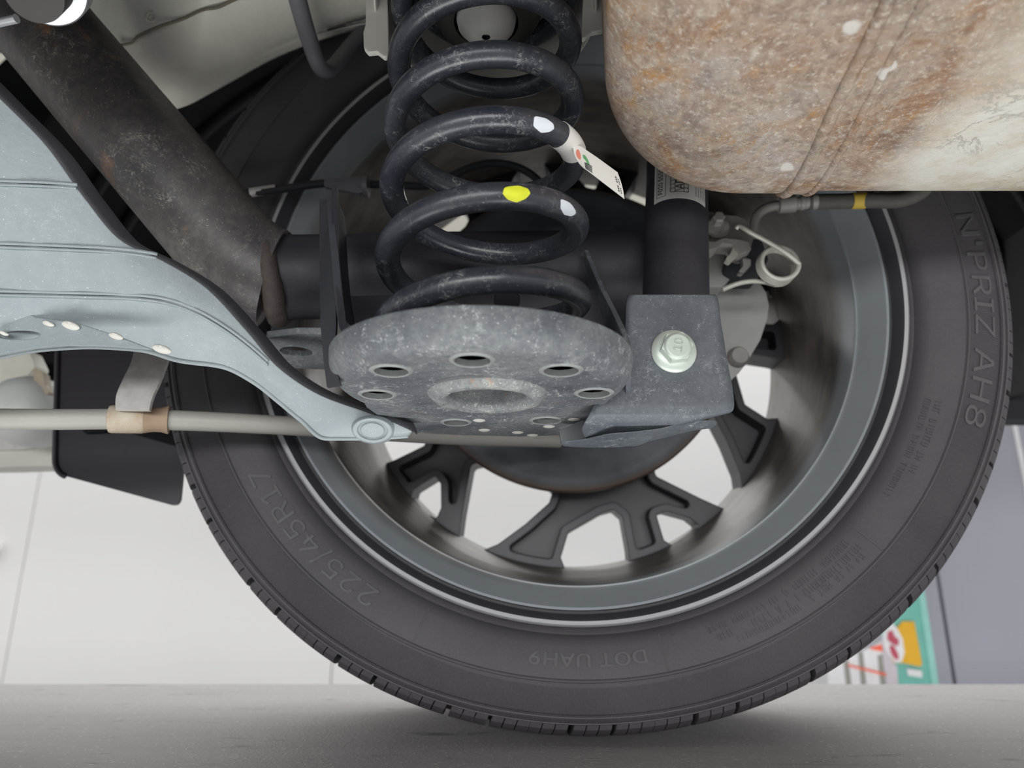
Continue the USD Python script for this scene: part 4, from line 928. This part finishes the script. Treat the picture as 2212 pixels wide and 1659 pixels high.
bpz = at(2200, 905, .70)[2]
bu = thing('bumper_skirt', 'black plastic bumper skirt behind the right edge of the tyre', 'bumper', (.62, .72, bpz))
obj('skirt', slab(at(2150, 800, .70)[0], 1.6, .70, .73, bpz, .75), M['bumper'], bu)
obj('arch_flange', slab(at(2150, 800, .70)[0], at(2150, 800, .70)[0] + .012, .45, .70, bpz + .02, .6), M['bumper'], bu)
c_ = at(2194, 520, .699); obj('clip', lathe([(0, -.003), (.006, -.0025), (.008, 0), (0, 0)], c_, (0, 1., 0), seg=20), M['rubber'], bu, smooth=50)
fl_ = thing('floor_pan', 'dark underside of the car body above the suspension', 'car underbody', (0, -.2, .56))
fpn = [(-.95, .315), (-.10, .315), (.06, .330), (.10, .40), (.14, .575), (.53, .60), (.53, .80), (.80, .80)]
obj('panel', sheet(np.array([[(x, y, z) for x in (-1.7, -.6, .6, 1.7)] for y, z in fpn]), .01, (0, .3, 1)), M['void'], fl_, smooth=False)

# ================================================================== BACKGROUND RIGHT: LOCKER AND SIGN BOARD
YL = 1.55
lx0 = at(2020, 1300, YL)[0]
lk = thing('locker', 'grey metal locker with a dark door gap behind the lower right of the tyre', 'locker', (lx0 + .4, YL, -1.3))
gx = at(2046, 1370, YL)[0]; gx2 = at(2190, 960, YL)[0] + .012
obj('side_post', slab(lx0 - .05, gx - .004, YL, YL + .4, -1.3, .62), M['locker'], lk)
obj('door', slab(gx + .004, gx2 - .003, YL, YL + .4, -1.3, .62), M['locker'], lk)
obj('door', slab(gx2 + .003, gx2 + .5, YL, YL + .4, -1.3, .62), M['locker'], lk)
obj('gap', slab(gx - .004, gx2 + .4, YL + .012, YL + .39, -1.3, .61), M['dark_gap'], lk)
obj('edge_trim', slab(gx2 - .008, gx2 + .001, YL - .004, YL + .004, -1.3, .62), M['sign_white'], lk)
sh_ = at(2195, 886, .72); obj('shelf_bar', slab(sh_[0] - .02, sh_[0] + .5, .74, .752, sh_[2] - .003, sh_[2] + .004), M['sign_white'], bu, label='pale trim strip under the skirt')

YS = 1.42
sg = thing('sign_board', 'teal sign board with a yellow and red can picture behind the tyre', 'sign', (at(1900, 1420, YS)[0], YS, -1.3))
def S(px, py): return at(px, py, YS)
s0, s1 = S(1935, 1480)[0], S(2028, 1478)[0]
zt, zb = S(2000, 1230)[2], -1.3
obj('board', slab(S(1920, 1400)[0], s1, YS + .003, YS + .02, zb, zt), M['teal'], sg, smooth=False)
obj('frame_edge', slab(s1 - .012, s1, YS, YS + .02, zb, zt), plain('teal_light', lin(150, 208, 198), .5), sg, smooth=False)
def flat(pix, name, mat, dY=0.0, **kw): obj(name, plate(pix, YS - dY, .002), mat, sg, smooth=False, **kw)
flat([(1925, 1372), (1950, 1342), (1975, 1343), (1980, 1370), (1992, 1435), (1988, 1440), (1950, 1432), (1925, 1432)], 'picture', M['sign_yellow'], .001, label='yellow can')
flat([(1928, 1345), (1938, 1358), (1950, 1380), (1954, 1410), (1948, 1430), (1935, 1432), (1924, 1420), (1910, 1395), (1908, 1370)], 'picture', M['sign_white'], .003, label='white round face of the can')
flat([(1918, 1366), (1928, 1362), (1932, 1374), (1942, 1382), (1940, 1396), (1930, 1392), (1918, 1382)], 'picture', M['sign_red'], .005, label='red mark')
flat([(1922, 1396), (1930, 1394), (1940, 1412), (1942, 1424), (1934, 1424), (1926, 1412)], 'picture', M['sign_red'], .005)
flat([(1959, 1444), (1992, 1449), (1992, 1464), (1962, 1459)], 'lettering', M['sign_white'], .001, label='white illegible word')
flat([(1905, 1380), (1912, 1385), (1922, 1420), (1938, 1440), (1942, 1500), (1918, 1500), (1908, 1430)], 'picture', plain('sign_pale', lin(205, 198, 205), .5), .002)
flat([(1880, 1400), (1908, 1385), (1912, 1440), (1918, 1500), (1790, 1500), (1790, 1440)], 'panel', M['sign_white'], .0005)
flat([(1882, 1398), (1905, 1392), (1908, 1408), (1880, 1402)], 'stripe', M['sign_orange'], .002)
for k, x in enumerate((1854, 1896, 1822)):
    flat([(x, 1410 + 6 * k), (x + 10, 1408 + 6 * k), (x + 20, 1500), (x + 8, 1500)], 'stripe', M['sign_grey'], .0015)
flat([(1832, 1435), (1915, 1455), (1915, 1460), (1832, 1439)], 'stripe', M['sign_orange'], .003)
